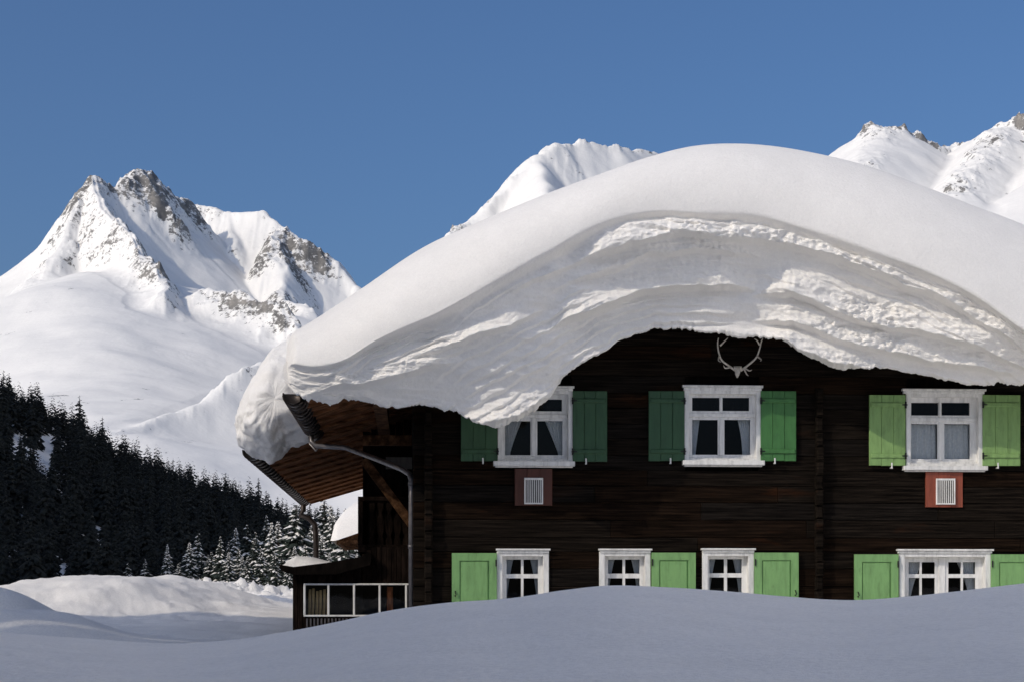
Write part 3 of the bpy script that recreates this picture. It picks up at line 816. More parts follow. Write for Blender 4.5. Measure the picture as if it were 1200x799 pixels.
# strata on the face
sv = np.full(nr, -1.); sv[base_rows:base_rows+len(S)] = S; sv[base_rows+len(S):] = 1.
SV = np.repeat(sv[None], npx, 0)
face = sstep(.02, .12, SV)*(1-sstep(1.0, 1.001, SV))
PYF = bpy_[:, None]+(lpy-bpy_)[:, None]*np.clip(SV, 0, 1)
def ledge(pts, wid, amp):
    """a snow layer whose upper side catches the sun: pts = (px, py of its lower rim), wid = height of the bulge in px"""
    pts = np.array(pts, float)
    c = np.interp(PX, pts[:, 0], pts[:, 1], left=np.nan, right=np.nan)[:, None]
    c = c+4*fbm(PX/28., PX*0+3, 0, 3, .55, seed=int(pts[0, 0]))[:, None]
    d = c-PYF         # + above the rim
    e = np.minimum(1, np.minimum((PX-pts[0, 0])/45, (pts[-1, 0]-PX)/45))[:, None]
    v_ = np.where(d >= 0, np.clip(1-d/wid, 0, 1)**1.1, np.clip(1+d/5., 0, 1)**1.5)
    return np.nan_to_num(v_*amp*np.clip(e, 0, 1))
led = np.zeros_like(DD)
for pts, wid, amp in [
    ([(470,425),(510,412),(555,392),(600,380),(640,360)], 22, .20),
    ([(590,345),(640,322),(690,300)], 18, .16),
    ([(660,318),(690,303),(740,287),(800,280),(860,283),(930,287),(980,302),(1040,325),(1100,350),(1160,385),(1230,430)], 38, .26),
    ([(655,335),(700,322),(760,300),(830,293),(900,300)], 20, .15),
    ([(640,385),(690,365),(740,345),(800,335),(850,334),(890,340)], 40, .33),
    ([(880,345),(930,345),(980,365),(1040,385),(1090,390),(1150,410),(1220,440)], 42, .29),
    ([(880,375),(930,378),(980,396),(1040,412),(1110,425),(1200,440)], 32, .22),
    ([(880,405),(920,400),(960,420),(1010,428),(1060,434)], 22, .2),
    ([(350,462),(400,452),(450,447),(500,432),(540,425)], 22, .22),
    ([(345,445),(380,440),(430,436)], 10, .10),
    ([(545,494),(580,494),(620,480),(655,445)], 26, .22),
    ([(360,468),(420,466),(470,466)], 9, .10)]:
    led = np.maximum(led, ledge(pts, wid, amp)) if True else led
x3, _, _ = vloc(PXX, 400, DD)
st = fbm(x3*.5+2, ZZ*3.2+x3*.1, 0, 4, .5, seed=71)*.20
broad = fbm(x3*.45, ZZ*1.0, 0, 3, .5, seed=72)*.28
right = sstep(700, 900, PXX)
crumb = .7*fbm(x3*4.2, ZZ*6, DD*4, 5, .66, seed=73)+1.1*(np.abs(fbm(x3*6.5, ZZ*9, DD*6, 4, .6, seed=75))-.15)
crm = sstep(.02, .10, led)*(.7+.5*right)
pat = sstep(-.1, .35, fbm(x3*.8+7, ZZ*1.6, 0, 3, seed=74))
vv = SV*(lpy-bpy_)[:, None]/13.+1.6*fbm(PXX/120., SV*2, 0, 3, seed=64)+.35*fbm(PXX/22., SV*5, 0, 3, seed=65)
fr1 = vv-np.floor(vv); saw = np.where(fr1 < .8, fr1/.8, (1-fr1)/.2)
thin = saw*.055*sstep(-.35, .25, fbm(PXX/150., SV*3.5, 0, 3, seed=66))
out = led*.9+st*.7+broad*.75+thin-.09+crumb*(.012+.095*crm*(.35+.65*pat))
edge = sstep(.0, .05, SV)
DD = DD-face*edge*out
# gentle undulation of the smooth crown and a slightly wavy brow
cr = (SV < 0)
DD = DD+np.where(cr, .02*fbm(x3*.6, ZZ*.9, 0, 3, seed=76), 0)
ZZ = ZZ+.018*fbm(x3*.5, DD*.8, 0, 3, seed=77)*np.where(cr, 1, .3)
# round off the left end
k_end = np.clip((PX-334)/15, 0, 1)[:, None]; k_end = (1-(1-k_end)**3)**.5
zmid = (zBt*.55+zL*.45)[:, None]
ZZ = zmid+(ZZ-zmid)*(.02+.98*k_end); DD = -.9+(DD+.9)*(.02+.98*k_end)
XX, _, _ = vloc(PXX, 400, DD)
XX = XX+.05*fbm(DD*3, ZZ*3, 0, 3, seed=78)*(1-sstep(340, 380, PXX))
CV = np.stack([XX, DD, ZZ], -1).reshape(-1, 3)
# close the left end with a centre point ring
ce = np.array([[XX[0].mean(), DD[0].mean(), ZZ[0].mean()]])

# main body on the roof behind the cornice
nD = 200; Ds = np.concatenate([np.linspace(-1.25, 8.5, 150, endpoint=False), np.linspace(8.5, 21.2, 50)])
def crown_z(x):     # height of the snow over the roof at x (house frame)
    return np.interp(x, xT, ZT)
prof = []
nE, nTp = 70, 120
for D in Ds:
    k = float(sstep(3.0, 5.0, D)); fade = 1-float(sstep(6.2, 8.0, D))
    xe = XE1+(XE2-XE1)*k; ze = ZE1+(ZE2-ZE1)*k+.05
    over = (.02+.42*k*fade)          # how far it hangs past the eave
    drop = .0+.16*k*fade
    th = 1.0+.95*k
    fr = min(1., max(.0, (D+1.25)/1.2))
    k = float(D > 5.0); xe = XE1+(XE2-XE1)*k; ze = ZE1+(ZE2-ZE1)*k+.05
    th = 1.0+.45*k
    P = np.array([(xe+1.1, ze+.19+.33+.04), (xe+.6, ze+.19+.18+.03), (xe+.12, ze+.23), (xe-.10, ze+.24), (xe-.19, ze+.40), (xe-.17, ze+.62*th), (xe+.02, ze+th*.86), (xe+.55, ze+th*1.1)])
    xt0 = xe+1.3; zt0 = (crown_z(xt0)-.12) if k == 0 else ze+th*1.25
    P = np.vstack([P, [(xt0, zt0)]])
    # Catmull-Rom
    Q = []
    PP = np.vstack([2*P[0]-P[1], P, 2*P[-1]-P[-2]])
    for i in range(len(P)-1):
        p0, p1, p2, p3 = PP[i], PP[i+1], PP[i+2], PP[i+3]
        for t in np.linspace(0, 1, 9, endpoint=False):
            Q.append(.5*((2*p1)+(-p0+p2)*t+(2*p0-5*p1+4*p2-p3)*t*t+(-p0+3*p1-3*p2+p3)*t**3))
    xs = np.linspace(xt0, 2*XRIDGE-XE1+.1, nTp)
    zc = crown_z(xs)-.06
    bl = sstep(0, 1, (xs-xt0)/2.0)
    zc = (zc-.25)*bl+(zt0+(xs-xt0)*.30)*(1-bl) if k > 0 else zc-.04
    zc = zc*1.0
    zc[-3:] = [zc[-4]-.2, zc[-4]-.6, roof_z(2*XRIDGE-XE1+.1)+.1]
    Q += list(zip(xs, zc))
    Q = np.array(Q)
    # front stations shrink inside the cornice
    if D < -.2:
        f = .97-.25*(1-(D+1.25)/1.05)**2
        Q[:, 1] = (roof_z(0) if False else ze)+(Q[:, 1]-ze)*(.75+.25*(1-(1-(D+1.25)/1.05)**2)) if True else Q[:, 1]
    prof.append(Q)
PR = np.array(prof)             # nD, n, 2
nn = PR.shape[1]
BX = PR[:, :, 0]; BZ = PR[:, :, 1]; BD = np.repeat(Ds[:, None], nn, 1)
side = (1-sstep(XE1+.2, XE1+1.0, BX))
low = 1-sstep(ZE1+.3, ZE1+1.6, BZ)
rough = side*(.25+.75*low)
BX = BX-side*(.10*fbm(BD*1.3, BZ*1.6, 0, 3, seed=81)+.05*fbm(BD*5, BZ*5, BX*5, 4, .6, seed=82)*(.4+.6*low))
BZ = BZ+side*low*.07*fbm(BD*3.2, BX*3.2, 0, 4, .6, seed=83)
rt_ = ZE1+.08+PITCH*(np.minimum(BX, 2*XRIDGE-BX)-XE1)+.175
ins = np.where(BD > 4.95, BX > XE2-.03, BX > XE1-.0) & (BX < 2*XRIDGE-XE1)
BZ = np.where(ins, np.maximum(BZ, rt_), BZ)
BV = np.stack([BX, BD, BZ], -1).reshape(-1, 3)
i, j = np.meshgrid(np.arange(len(Ds)-1), np.arange(nn-1), indexing='ij')
BQ = np.stack([i*nn+j, i*nn+j+1, (i+1)*nn+j+1, (i+1)*nn+j], -1).reshape(-1, 4)
# close the front of the body (the cornice covers all but its left edge)
fx0 = BV[:nn]; cen = np.array([[fx0[:, 0].mean(), Ds[0], fx0[:, 2].mean()-.3]])
# left end of the cornice: fan of thin quads
nrr = nr
FV = np.concatenate([CV[:nrr], np.repeat(ce, nrr, 0)])
k = np.arange(nrr-1)
FQ = np.stack([k, k+1, k+1+nrr, k+nrr], -1)
bc = BV[:nn].copy(); bc[:, 0] = np.maximum(bc[:, 0], XE1+.05)
bc[:, 2] = np.minimum(bc[:, 2], ZE1+.08+PITCH*(np.minimum(bc[:, 0], 2*XRIDGE-bc[:, 0])-XE1)+.12); bc[:, 1] += .02
GV = np.concatenate([BV[:nn], bc]); k = np.arange(nn-1); GQ = np.stack([k, k+nn, k+1+nn, k+1], -1)
# snow plug in the gutter mouth
# the lump hanging at the corner of the rear roof
LO = [(372,412),(350,402),(325,407),(310,424),(300,440),(291,455),(284,468),(278,485),(276.5,500),(280,516),(292,526),(306,533),(322,537),(334,530),(343,522),(366,514),(374,500),(382,475),(385,445),(381,420)]
LP = np.array([(loc(a, b, 4.6)[0], loc(a, b, 4.6)[2]) for a, b in LO])
nl = 160; tt = np.linspace(0, len(LP), nl, endpoint=False); i0 = tt.astype(int); f = (tt-i0)[:, None]
g4 = lambda o_: LP[(i0+o_) % len(LP)]
LP = .5*(2*g4(0)+(-g4(-1)+g4(1))*f+(2*g4(-1)-5*g4(0)+4*g4(1)-g4(2))*f*f+(-g4(-1)+3*g4(0)-3*g4(1)+g4(2))*f**3)
lc = LP.mean(0); th_ = np.linspace(-pi/2, pi/2, 70)
LR = []
for q in th_:
    kq = abs(cos(q))**.62 if q < 0 else abs(cos(q))**.8
    D = 4.75+(1.25 if q < 0 else 3.4)*sin(q)
    P = lc+(LP-lc)*kq
    if D > 4.86:
        rt = ZE1+.08+PITCH*(np.maximum(P[:, 0], XE2-.05)-XE1)+.19
        P = np.stack([P[:, 0], np.maximum(P[:, 1], rt)], -1)
    LR.append(np.stack([P[:, 0], np.full(nl, D), P[:, 1]], -1))
LR = np.array(LR); nrm = LR-np.array([lc[0], 5.2, lc[1]]); nrm /= np.linalg.norm(nrm, axis=-1, keepdims=True)+1e-6
lowl = 1-sstep(lc[1]-.7, lc[1]+.3, LR[..., 2]); fr_ = 1-sstep(4.7, 5.0, LR[..., 1])
am = .10+.10*lowl
LR = LR+nrm*(am*fbm(LR[..., 0]*2.2, LR[..., 1]*2.2, LR[..., 2]*2.2, 3, seed=84)+.075*(.5+.7*lowl)*fbm(LR[..., 0]*6, LR[..., 1]*6, LR[..., 2]*6, 5, .65, seed=85))[..., None]*(.2+.8*fr_[..., None])
LV = LR.reshape(-1, 3); ii, jj = np.meshgrid(np.arange(69), np.arange(nl), indexing='ij')
LQ = np.stack([ii*nl+jj, ii*nl+(jj+1) % nl, (ii+1)*nl+(jj+1) % nl, (ii+1)*nl+jj], -1).reshape(-1, 4)
rs = grid_mesh('roof_snow', CV, npx, nr, M['snow_roof'], extra=[(BV, BQ), (LV, LQ), (GV, GQ)])
rs.location = O; rs.rotation_euler = (0, 0, HA)
tag(rs, 'huge smooth snow cornice curling over the farmhouse gable and left eave', 'snow')

# ------------------------------------------------------------ antlers on the gable
ant = empty('antlers', house2world(loc(865, 438, -.06)), HA)
tag(ant, 'bleached deer antlers mounted high on the dark gable', 'antlers')
def al(px, py, D): p = loc(px, py, D); q = loc(865, 438, -.06); return (p[0]-q[0], p[1]-q[1], p[2]-q[2])
m = MB(); m.tube([al(865,430,-.10), al(864.5,434,-.12), al(864,438,-.11), al(864,442,-.08)], [.03,.045,.035,.012], 10)
m.tube([al(860,431,-.10), al(869,431,-.10)], .03, 8); m.build('skull', M['antler'], ant, smooth=True)
def horn(main, tines):
    def smooth(P, n=5):
        P = [np.array(p) for p in P]; out = []
        PP = [2*P[0]-P[1]]+P+[2*P[-1]-P[-2]]
        for i in range(len(P)-1):
            p0, p1, p2, p3 = PP[i:i+4]
            for t in np.linspace(0, 1, n, endpoint=False): out.append(.5*((2*p1)+(-p0+p2)*t+(2*p0-5*p1+4*p2-p3)*t*t+(-p0+3*p1-3*p2+p3)*t**3))
        out.append(P[-1]); return out
    m = MB(); q = smooth([al(*p) for p in main]); m.tube(q, [.018-.011*i/(len(q)-1) for i in range(len(q))], 8)
    for t in tines: q = smooth([al(*p) for p in t]); m.tube(q, [.014-.010*i/(len(q)-1) for i in range(len(q))], 6)
    m.build('antler', M['antler'], ant, smooth=True)
horn([(862,434,-.08),(855,429,-.12),(846,422,-.2),(842,412,-.28),(841,402,-.33),(842,396,-.35)],
     [[(844,405,-.32),(849,400,-.36),(853,396,-.40)], [(843,417,-.25),(842,422,-.34),(845,424,-.38)], [(856,430,-.12),(850,431,-.2),(848,428,-.26)]])
horn([(868,434,-.08),(876,428,-.12),(886,419,-.2),(890,409,-.28),(892,401,-.33),(894,396,-.35)],
     [[(890,404,-.32),(887,399,-.36),(884,397,-.40)], [(887,417,-.25),(892,421,-.33),(891,423,-.38)], [(873,431,-.10),(878,434,-.18),(881,433,-.22)], [(872,432,-.10),(875,438,-.16),(877,440,-.2)]])

# ------------------------------------------------------------ lean-to at the side of the house
DA = 3.0
annex = empty('lean_to', house2world((lx(412, DA), DA, 0)), HA)
tag(annex, 'low dark wooden lean-to with a strip of white framed windows', 'shed')
ax = lx(412, DA)
def AL(px, py, D=DA): p = loc(px, py, D); return p[0]-ax, p[2]
def arect(px0, px1, py0, py1, D=DA):
    a, b, c, d = rect(px0, px1, py0, py1, D); return a-ax, b-ax, c, d
m = MB()
x0, _, z0, z1 = arect(343, 484, 672, 740); x1 = XL-ax-.02
wx0, wx1, wz0, wz1 = arect(356, 480, 683, 722)
nb = 24
for k in range(nb):
    a = x0+(x1-x0)*k/nb; b = x0+(x1-x0)*(k+1)/nb
    a_x = ax+a
    top = z1+.10+ (0.35*sstep(lx(400,DA)-ax, lx(440,DA)-ax, a))
    if b < wx0+.005: m.bbox(a+.002, b-.002, -.0+random.uniform(-.004,.004), .05, 0, top, b=.006)
    else:
        m.bbox(a+.002, b-.002, random.uniform(-.004,.004), .05, wz1+.002, top, b=.006)
        m.bbox(a+.002, b-.002, random.uniform(-.004,.004), .05, 0, wz0-.002, b=.006)
m.box(x0, x0+.06, .052, 12, 0, z1+.05)
m.build('wall', M['dark_wood'], annex)
m = MB(); m.box(x0+.061, x1, 2.4, 2.45, 0, z1); m.box(x0+.061, x1, .052, 2.39, 0, .3); m.build('interior', M['interior'], annex)
m = MB(); b = .03
m.bbox(wx0, wx1, -.035, .03, wz1-b, wz1); m.bbox(wx0, wx1, -.035, .03, wz0, wz0+b)
xs = [AL(p, 700)[0] for p in (357, 385, 415, 445, 476)]
for i, xx in enumerate(xs): m.bbox(xx-.018, xx+.018, -.034, .029, wz0+b, wz1-b)
m.build('window_frame', M['white'], annex)
m = MB(); m.add([(wx0,.002,wz0),(wx1,.002,wz0),(wx1,.002,wz1),(wx0,.002,wz1)], [(0,1,2,3)]); m.build('pane', M['glass'], annex)
m = MB()
P = [AL(*p) for p in ((327,661),(345,664),(385,659),(425,652),(431,646),(436,652),(434,662),(415,667),(395,672.5),(345,673),(331,669))]
m.prism([(x, z) for x, z in P][::-1], -.20, 12)
m.build('roof', M['black_wood'], annex)
# picket-like battens under the sill
m = MB()
for k in range(14):
    a = AL(359+k*4.2, 730)[0]; m.bbox(a, a+.03, -.03, -.006, wz0-.45, wz0-.03)
m.build('batten', M['pipe'], annex)
# snow pad on the lean-to
V = []; nx_, ny_ = 50, 40
for i in range(nx_+1):
    for j in range(ny_+1):
        s, t = i/nx_, j/ny_
        px = 329+62*s; D = DA-.19+t*6
        base = loc(px, np.interp(px, (327,345,385,425), (661,664.5,659.5,652)), DA-.3)[2]
        hgt = .22*(np.interp(s, (0,.08,.25,.55,1), (0,.45,1,.75,0)))*min(1, (t*12)**.5)*(1 if t < .97 else 0)
        V.append((lx(px, DA-.3), D, base-.005+hgt))
V = np.array(V); V[:, 2] += .015*fbm(V[:, 0]*4, V[:, 1]*4, 0, 3, seed=91)*sstep(0, .05, V[:, 2]-2.2)
o = grid_mesh('shed_snow', V, nx_+1, ny_+1, M['snow_small']); o.location = O; o.rotation_euler = (0, 0, HA)
tag(o, 'small rounded snow pad lying on the lean-to roof', 'snow')
# things seen through its windows
spec = [(359,690,'plank'),(363,689,'plank'),(367.5,692,'plank'),(371.5,691,'plank'),(376,690,'plank'),(380,694,'plank')]
for i, (px, py, _) in enumerate(spec):
    p = loc(px, 724, DA+.055); q = loc(px+1.5, py, DA+.13)
    m = MB(); hh = q[2]-.3; tl = .06
    m.add([(-.022,-.012,0),(.022,-.012,0),(.022,.012,0),(-.022,.012,0),(-.022+tl,.08-.012,hh),(.022+tl,.08-.012,hh),(.022+tl,.08+.012,hh),(-.022+tl,.08+.012,hh)],
          [(0,3,2,1),(4,5,6,7),(0,1,5,4),(1,2,6,5),(2,3,7,6),(3,0,4,7)])
    o = m.build('plank', M['plank']); o.location = house2world((p[0], p[1], .3)); o.rotation_euler = (0, 0, HA)
    tag(o, 'pale wooden plank leaning among others behind the lean-to window', 'plank', 'planks leaning inside the lean-to')
m = MB(); m.bbox(-.05, .05, -.03, .03, 0, loc(457, 687, DA+.09)[2]-.3)
p = loc(457, 700, DA+.09); o = m.build('board', M['orange']); o.location = house2world((p[0], p[1], .3)); o.rotation_euler = (0, 0, HA)
tag(o, 'orange brown upright board behind the right lean-to window', 'board')

# ------------------------------------------------------------ chalet far behind, seen past the house
ch = empty('chalet', (-2.2, 62, 1.85), HA)
tag(ch, 'distant chalet with snow covered roof glimpsed behind the farmhouse', 'house')
m = MB(); m.prism([(-3.2,0),(3.2,0),(3.2,2.2),(0,3.3),(-3.2,2.2)], 0, 8); m.build('wall', M['dark_wood'], ch)
m = MB(); m.prism([(-4.05,1.75),(0,3.15),(4.05,1.75),(4.05,1.9),(0,3.32),(-4.05,1.9)], -.6, 8.6)
for k in range(12): m.box(-4.04, -3.2, -.5+k*.75, -.38+k*.75, 1.78, 1.9)
m.build('roof', M['brace'], ch)
V = []; nx_, ny_ = 60, 50
for i in range(nx_+1):
    for j in range(ny_+1):
        s, t = i/nx_*2-1, j/ny_*2-1
        x = s*4.25; y = 4+t*4.8
        roofz = 1.9+(4.05-min(4.05, abs(x)))*.35
        e = max(abs(s), abs(t)); k = (1-min(1, e)**6)**.5
        V.append((x, y, roofz-.03+1.35*k))
V = np.array(V); V[:, 2] += .04*fbm(V[:, 0], V[:, 1], 0, 3, seed=95)
o = grid_mesh('chalet_snow', V, nx_+1, ny_+1, M['snow_small']); o.location = (-2.2, 62, 1.85); o.rotation_euler = (0, 0, HA)
tag(o, 'thick snow cushion on the distant chalet roof', 'snow')

# ------------------------------------------------------------ snow-capped boulder at the left edge
bx, by = wpt(6, 690, 34)[:2]; gz = ground_pt(bx, by)
rk = empty('boulder', (bx, by, gz-.15)); tag(rk, 'dark boulder capped with snow at the left edge', 'boulder')
def blob_mesh(name, r, sq, seed, mt, parent, amp=.2, fr=1.5, z0=0):
    nu_, nv_ = 48, 32; a, b = np.meshgrid(np.linspace(0, 2*pi, nu_, endpoint=False), np.linspace(-pi/2, pi/2, nv_), indexing='ij')
    X, Y, Z = np.cos(a)*np.cos(b), np.sin(a)*np.cos(b), np.sin(b)
    d = r*(1+amp*fbm(X*fr+seed, Y*fr, Z*fr, 4, .55, seed=seed))
    V = np.stack([X*d, Y*d, Z*d*sq+z0], -1).reshape(-1, 3)
    return grid_mesh(name, V, nu_, nv_, mt, parent=parent, wrap=True)
blob_mesh('rock', .32, .8, 101, plain('grey_rock', (.12,.105,.09), .9), rk, .35, 2, .25)
blob_mesh('snow_cap', .36, .5, 102, M['snow_small'], rk, .25, 2, .42)

# ------------------------------------------------------------ trees
def conifer(h, seed, snow=0., whorls=18, nb=9, fine=True):
    """returns (crown MB, snow MB, trunk MB)"""
    r_ = random.Random(seed); cr = MB(); sn = MB(); tr = MB()
    tr.tube([(0,0,-.3),(0,0,h*.5),(0,0,h*.97)], [h*.017+.03, h*.011+.015, .01], 6)
    Rm = h*r_.uniform(.17, .215)
    lean = [r_.uniform(.85, 1.15) for _ in range(8)]
    for w in range(whorls):
        t = (w+r_.uniform(-.2, .2))/whorls; t = max(0, t)
        z00 = z = h*(.06+.92*t)
        Rw = Rm*(1-t)**.85+.04*h*.3*(1-t)+.012*h
        n = max(4, int(nb*(1-.45*t)))
        a0 = r_.uniform(0, 6.28)
        for k in range(n):
            a = a0+2*pi*k/n+r_.uniform(-.25, .25)
            L = Rw*r_.uniform(.55, 1.15)*lean[int(a/6.2832*8) % 8]
            z = z00+r_.uniform(-.75, .75)*h/whorls*(1-.3*t)
            dr = L*r_.uniform(.40, .85)*(1-.45*t)
            ca, sa = cos(a), sin(a)
            wd = L*.30
            def P(s, q, dz=0): # s along, q sideways
                return (ca*s*L-sa*q, sa*s*L+ca*q, z+.10*L*(1-t)-dr*s**1.5+dz)
            if fine:
                vs = [P(0,0), P(.35, wd*.7), P(.35,-wd*.7,-.02*L), P(.62, wd*.55,-.04*L), P(.62,-wd*.55), P(1,0,.04*L), P(.5,0,.06*L),
                      P(.42, wd*1.1,-.26*L), P(.42,-wd*1.1,-.26*L), P(.78, wd*.7,-.26*L), P(.78,-wd*.7,-.26*L), P(.2,0,-.34*L), P(.6,0,-.44*L)]
                fs = [(0,1,6),(0,6,2),(1,3,6),(2,6,4),(3,5,6),(6,5,4),(1,7,3),(2,4,8),(3,9,5),(4,5,10),(0,6,11),(6,5,12)]
                cr.add(vs, fs)
                if snow and r_.random() < snow:
                    g_ = .06*h/6
                    c = r_.uniform(.7, 1.)
                    vs = [P(.12*c,0,g_*.7), P(.45*c+.08, wd*.75*c,g_*.6), P(.45*c+.08,-wd*.75*c,g_*.6), P(c+.12,0,g_+.02*L), P(.5*c+.05,0,g_*2.4+.03*L)]
                    sn.add(vs, [(0,1,4),(0,4,2),(1,3,4),(2,4,3)])
            else:
                vs = [P(0,0), P(.5, wd*.8,-.03*L), P(.5,-wd*.8,-.03*L), P(1,0,.03*L), P(.6,0,-.3*L)]
                cr.add(vs, [(0,1,3),(0,3,2),(0,3,4)])
    return cr, sn, tr

# near row of spruces, snow on their boughs, standing in the sun
def make_spruce(h, seed, snow):
    t = empty('spruce', (0,0,0)); cr, sn, tr = conifer(h, seed, snow, whorls=26, nb=13)
    tr.build('trunk', M['bark'], t); cr.build('crown', M['needle'], t)
    if snow: sn.build('snow_load', M['snow_small'], t)
    return t
protos = [make_spruce(6., 200+k, (.75,.4,.6,.3)[k]) for k in range(4)]
spots = [(196,640,150,0),(222,636,148,0),(258,620,140,1),(280,634,150,2),(298,630,146,3),(318,612,138,0),(335,622,150,1),(347,598,132,2),(362,616,142,3),(372,606,146,1),(388,594,150,0),(402,612,128,2),(412,600,140,3),(236,650,150,3),(268,648,134,0),(306,644,130,2),(330,642,128,3),(170,650,152,1),
 (248,640,146,3),(244,650,140,1),(256,636,152,2),(284,645,142,0),(300,618,156,1),(314,636,142,2),(326,604,162,0),(341,624,140,3),(353,612,150,1),(366,600,160,2),(378,622,138,0),(390,612,140,1),(404,602,156,3),(338,648,122,1),(368,648,122,2),(386,650,124,0),(232,628,164,2),(268,622,166,1),(290,606,172,3),(290,648,128,1),(345,640,126,0),(358,632,130,2),(376,634,126,3),(322,650,124,1),(395,636,130,1),(210,656,144,2),(312,600,170,1),(340,606,176,3),(380,590,172,2),(276,612,172,0),(418,640,124,0),(150,655,150,3)]
wl = ['leftmost','small pale','tall','short','bushy','broad','narrow']
used = set()
for i, (px, py, Y, k) in enumerate(spots):
    o = protos[k] if k not in used else copy_tree(protos[k]); used.add(k)
    x = (px-600)/F*Y; gz = ground_pt(x, Y); top = EYE+(HOR-py)/F*Y
    s = (top-gz)/6.
    o.location = (x, Y, gz-.05); o.rotation_euler = (0, 0, random.uniform(0, 6.28)); q_ = random.uniform(1.3, 1.9); s *= random.uniform(.85, 1.15); o.scale = (s*q_, s*q_, s)
    tag(o, 'sunlit spruce with snow laden boughs at the foot of the dark forest', 'tree', 'snow laden spruces in the sun')

# dark forest on the hill
fp = []
for k in range(6):
    cr, sn, tr = conifer(9., 300+k, 0, whorls=17, nb=10)
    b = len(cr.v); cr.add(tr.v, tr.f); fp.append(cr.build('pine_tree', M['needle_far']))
cand = []
for _ in range(60000):
    Y = random.uniform(172, 455); px = random.uniform(-45, 640)
    if Y > float(hill_yc(px))+18: continue
    if random.random() > Y/455: continue
    # clearing of snow at the left
    x = (px-600)/F*Y
    py_hint = None
    cell = (int(x/2.1), int(Y/3.8))
    cand.append((x, Y, px, cell))
    if len(cand) > 14000: break
seen = set(); trees = []
for x, Y, px, cell in cand:
    if cell in seen: continue
    seen.add(cell); trees.append((x, Y, px))
xs = np.array([t[0] for t in trees]); ys = np.array([t[1] for t in trees]); zs = ground_h(xs, ys)
keep = []
for (x, Y, px), z in zip(trees, zs):
    py = HOR-(z-EYE)/Y*F
    if 10 < px < 66 and 508 < py < 562 and Y > 200 and random.random() < .93: continue   # snowy clearing
    if px > 440 and random.random() < .6: continue
    h = random.choice([4.2,5.,6.,7.,9.])*random.uniform(.85, 1.15)
    if Y < 215: h *= .8
    keep.append((x, Y, float(z), px, h))
sky_px = pl(np.array([k[3] for k in keep]), TREETOP)
fin = []
for (x, Y, z, px, h), tp in zip(keep, sky_px):
    pt_ = HOR-(z+h-EYE)/Y*F
    if pt_ < tp-8: h = max(3.5, (HOR-tp+random.uniform(-22, 8))/F*Y+EYE-z)
    fin.append((x, Y, z, px, h))
# the tall one that stands above the skyline, and a few companions
for px, py, Y in [(93,459,325),(120,462+22,330),(70,462,318),(35,446,322),(240,541,395),(292,553,400),(303,556,404),(45,450,320),(405,592,430),(396,590,428),(352,582,425)]:
    x = (px-600)/F*Y; z = ground_pt(x, Y); fin.append((x, Y, z, px, max(6, (HOR-py)/F*Y+EYE-z)))
fin.sort(key=lambda t: -t[4]/t[1])
vis = [t for t in fin if -12 < t[3] < 428]
ind = set(id(t) for t in vis[:290])
for i, t in enumerate(vis[:290]):
    x, Y, z, px, h = t
    o = fp[i] if i < 6 else fp[i % 6].copy()
    if i >= 6: col.objects.link(o)
    s = h/9.
    o.location = (x, Y, z-.2); o.scale = (s*1.1, s*1.1, s); o.rotation_euler = (0, 0, random.uniform(0, 6.28))
    tag(o, 'dark spruce in the shaded forest on the hillside', 'tree', 'dark trees of the hillside forest')
rest = [t for t in fin if id(t) not in ind]
lp = [conifer(9., 400+k, 0, whorls=13, nb=7, fine=False)[0] for k in range(4)]
VS = []; FS = []; off = 0
for i, (x, Y, z, px, h) in enumerate(rest):
    c = lp[i % 4]; v = np.array(c.v); a = random.uniform(0, 6.28); s = h/9.
    R2 = np.array([[cos(a), -sin(a), 0], [sin(a), cos(a), 0], [0, 0, 1]])
    v = (v*[s*1.15, s*1.15, s])@R2.T+[x, Y, z-.2]
    VS.append(v); FS.append(np.array(c.f)+off if False else [tuple(q+off for q in f) for f in c.f]); off += len(v)
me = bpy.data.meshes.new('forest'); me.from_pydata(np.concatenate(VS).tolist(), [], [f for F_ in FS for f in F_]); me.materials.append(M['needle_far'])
fo = bpy.data.objects.new('forest', me); col.objects.link(fo); tag(fo, 'dense dark spruce forest covering the shaded hillside', 'forest', kind='stuff')
print('trees', len(vis), 'rest', len(rest))

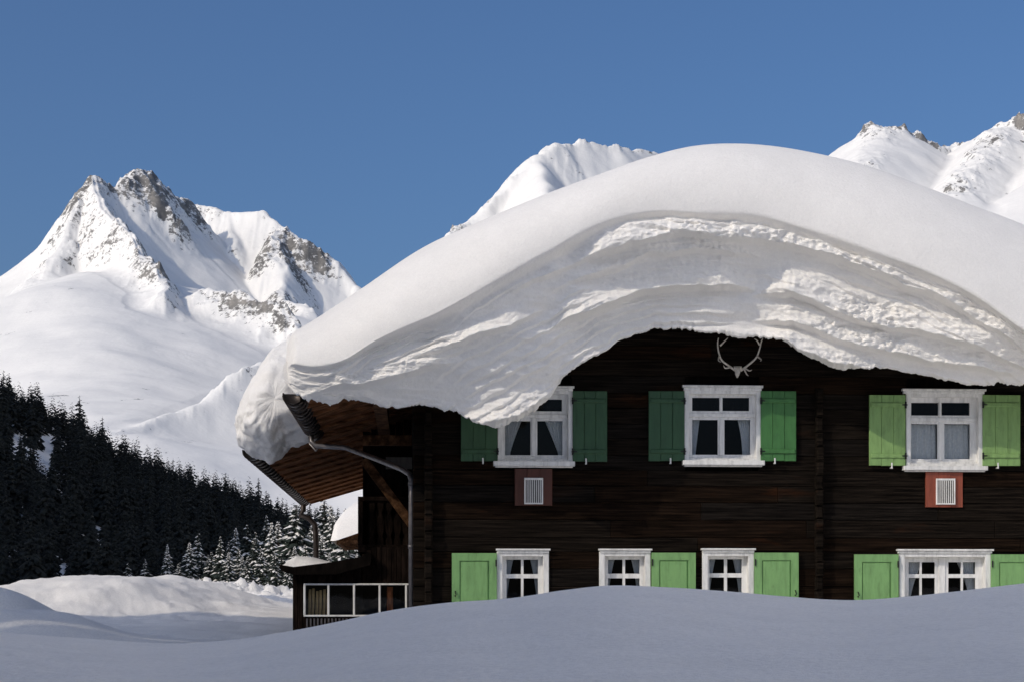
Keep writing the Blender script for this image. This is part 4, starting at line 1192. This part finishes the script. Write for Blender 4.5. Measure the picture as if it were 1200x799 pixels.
# ------------------------------------------------------------ unseen house-shaped blocks added behind the camera to shade the foreground
SUN = np.array((-.67, -.53, .525)); SUN /= np.linalg.norm(SUN)
hd = SUN[:2]/np.linalg.norm(SUN[:2]); hdir = -hd; pdir = np.array((-hdir[1], hdir[0])); TAN = SUN[2]/np.linalg.norm(SUN[:2])
def shade_block(s0, s1, reach, a0, label, hw=6.):
    H = 1.3+TAN*(reach-a0); L = s1-s0; sc_ = (s0+s1)/2
    c = hdir*a0+pdir*sc_; rz = math.atan2(pdir[1], pdir[0])
    t = empty('shade_caster', (c[0], c[1], 0), rz); tag(t, label, 'house')
    ez = H-.55*hw-1.6
    m = MB(); m.add([(-L/2,-hw+1,0),(L/2,-hw+1,0),(L/2,hw-1,0),(-L/2,hw-1,0),(-L/2,-hw+1,ez),(L/2,-hw+1,ez),(L/2,hw-1,ez),(-L/2,hw-1,ez),(-L/2,0,H-1.9),(L/2,0,H-1.9)],
          [(0,3,2,1),(0,1,5,4),(2,3,7,6),(3,0,4,8,7),(1,2,6,9,5),(4,5,9,8),(6,7,8,9)]); m.build('wall', M['caster_wall'], t)
    m = MB()
    prof = [(-hw-.3, ez-.4), (0, H-1.5), (hw+.3, ez-.4), (hw+.3, ez-.15), (hw-.2, ez+.7), (hw*.5, H-1.2), (0, H), (-hw*.5, H-1.2), (-hw+.2, ez+.7), (-hw-.3, ez-.15)]
    n = len(prof); vs = [(-L/2, y, z) for y, z in prof]+[(L/2, y, z) for y, z in prof]
    m.add(vs, [tuple(range(n)), tuple(range(2*n-1, n-1, -1))]+[(i, (i+1) % n, (i+1) % n+n, i+n) for i in range(n)])
    m.build('roof', M['snow_small'], t)
    for fl in range(int(ez//2.9)):
        for k in range(int(L//3)):
            x = -L/2+1.5+k*3; z = .9+fl*2.9
            w = MB(); w.box(x-.55, x+.55, -hw+.93, -hw+.995, z, z+1.4); o = w.build('window', M['white'], t)
            g_ = MB(); g_.box(x-.45, x+.45, -hw+.91, -hw+.928, z+.1, z+1.3); g_.build('pane', M['glass'], o)
shade_block(-3, 25.2, 13.8, -15, 'long unseen block added behind the viewer to shade the foreground snow')
shade_block(25.3, 36.4, 19.0, -11, 'second unseen block added further left to shade the near snow mound')
shade_block(43.8, 55, 27.4, -1, 'third unseen block added far left to shade the snow field')
# unseen snow slope added right of and behind the viewer to bounce fill light
va = np.radians(np.linspace(26, 200, 90)); vr = np.geomspace(70, 620, 50)
VA, VR = np.meshgrid(va, vr, indexing='ij')
VZ = 1.15*np.maximum(VR-110, 0)**1.0*sstep(60, 260, VR)*sstep(24, 40, np.degrees(VA))*(1-sstep(105, 150, np.degrees(VA)))
VX_, VY_ = np.sin(VA)*VR, np.cos(VA)*VR
VZ = VZ+fbm(VX_*.01, VY_*.01, 0, 5, seed=55)*.12*VZ-4
o = grid_mesh('hillside', np.stack([VX_, VY_, VZ], -1).reshape(-1, 3), 90, 50, M['snow_ground'], flip=True); tag(o, kind='structure')

# ------------------------------------------------------------ light, sky, camera
w = bpy.data.worlds.new('World'); SC.world = w; w.use_nodes = True; nt = w.node_tree
bg = nt.nodes['Background']
sky = nt.nodes.new('ShaderNodeTexSky'); sky.sky_type = 'NISHITA'; sky.sun_disc = False
el = math.asin(SUN[2]); sky.sun_elevation = el; sky.sun_rotation = math.atan2(SUN[0], SUN[1]) % (2*pi)
sky.altitude = 1150; sky.air_density = 1.0; sky.dust_density = 10; sky.ozone_density = 7
hs = nt.nodes.new('ShaderNodeHueSaturation'); hs.inputs['Saturation'].default_value = 1.05
nt.links.new(sky.outputs[0], hs.inputs['Color']); nt.links.new(hs.outputs[0], bg.inputs[0])
bg.inputs[1].default_value = .15
sl = bpy.data.lights.new('sun', 'SUN'); sl.energy = 2.3; sl.angle = R(.5); sl.color = (1., .90, .76)
so = bpy.data.objects.new('sun', sl); col.objects.link(so)
from mathutils import Vector
so.rotation_euler = Vector(SUN).to_track_quat('Z', 'Y').to_euler()
cam = bpy.data.cameras.new('camera'); co = bpy.data.objects.new('camera', cam); col.objects.link(co)
co.location = (0, 0, EYE); co.rotation_euler = (pi/2, 0, 0)
cam.sensor_width = 36; cam.lens = F*36/1200; cam.shift_y = (HOR-399.5)/1200
cam.clip_start = .1; cam.clip_end = 20000
SC.camera = co
vs_ = SC.view_settings; vs_.view_transform = 'Standard'; vs_.look = 'None'; vs_.exposure = -.34; vs_.gamma = 1
SC.cycles.max_bounces = 6; SC.cycles.transparent_max_bounces = 12
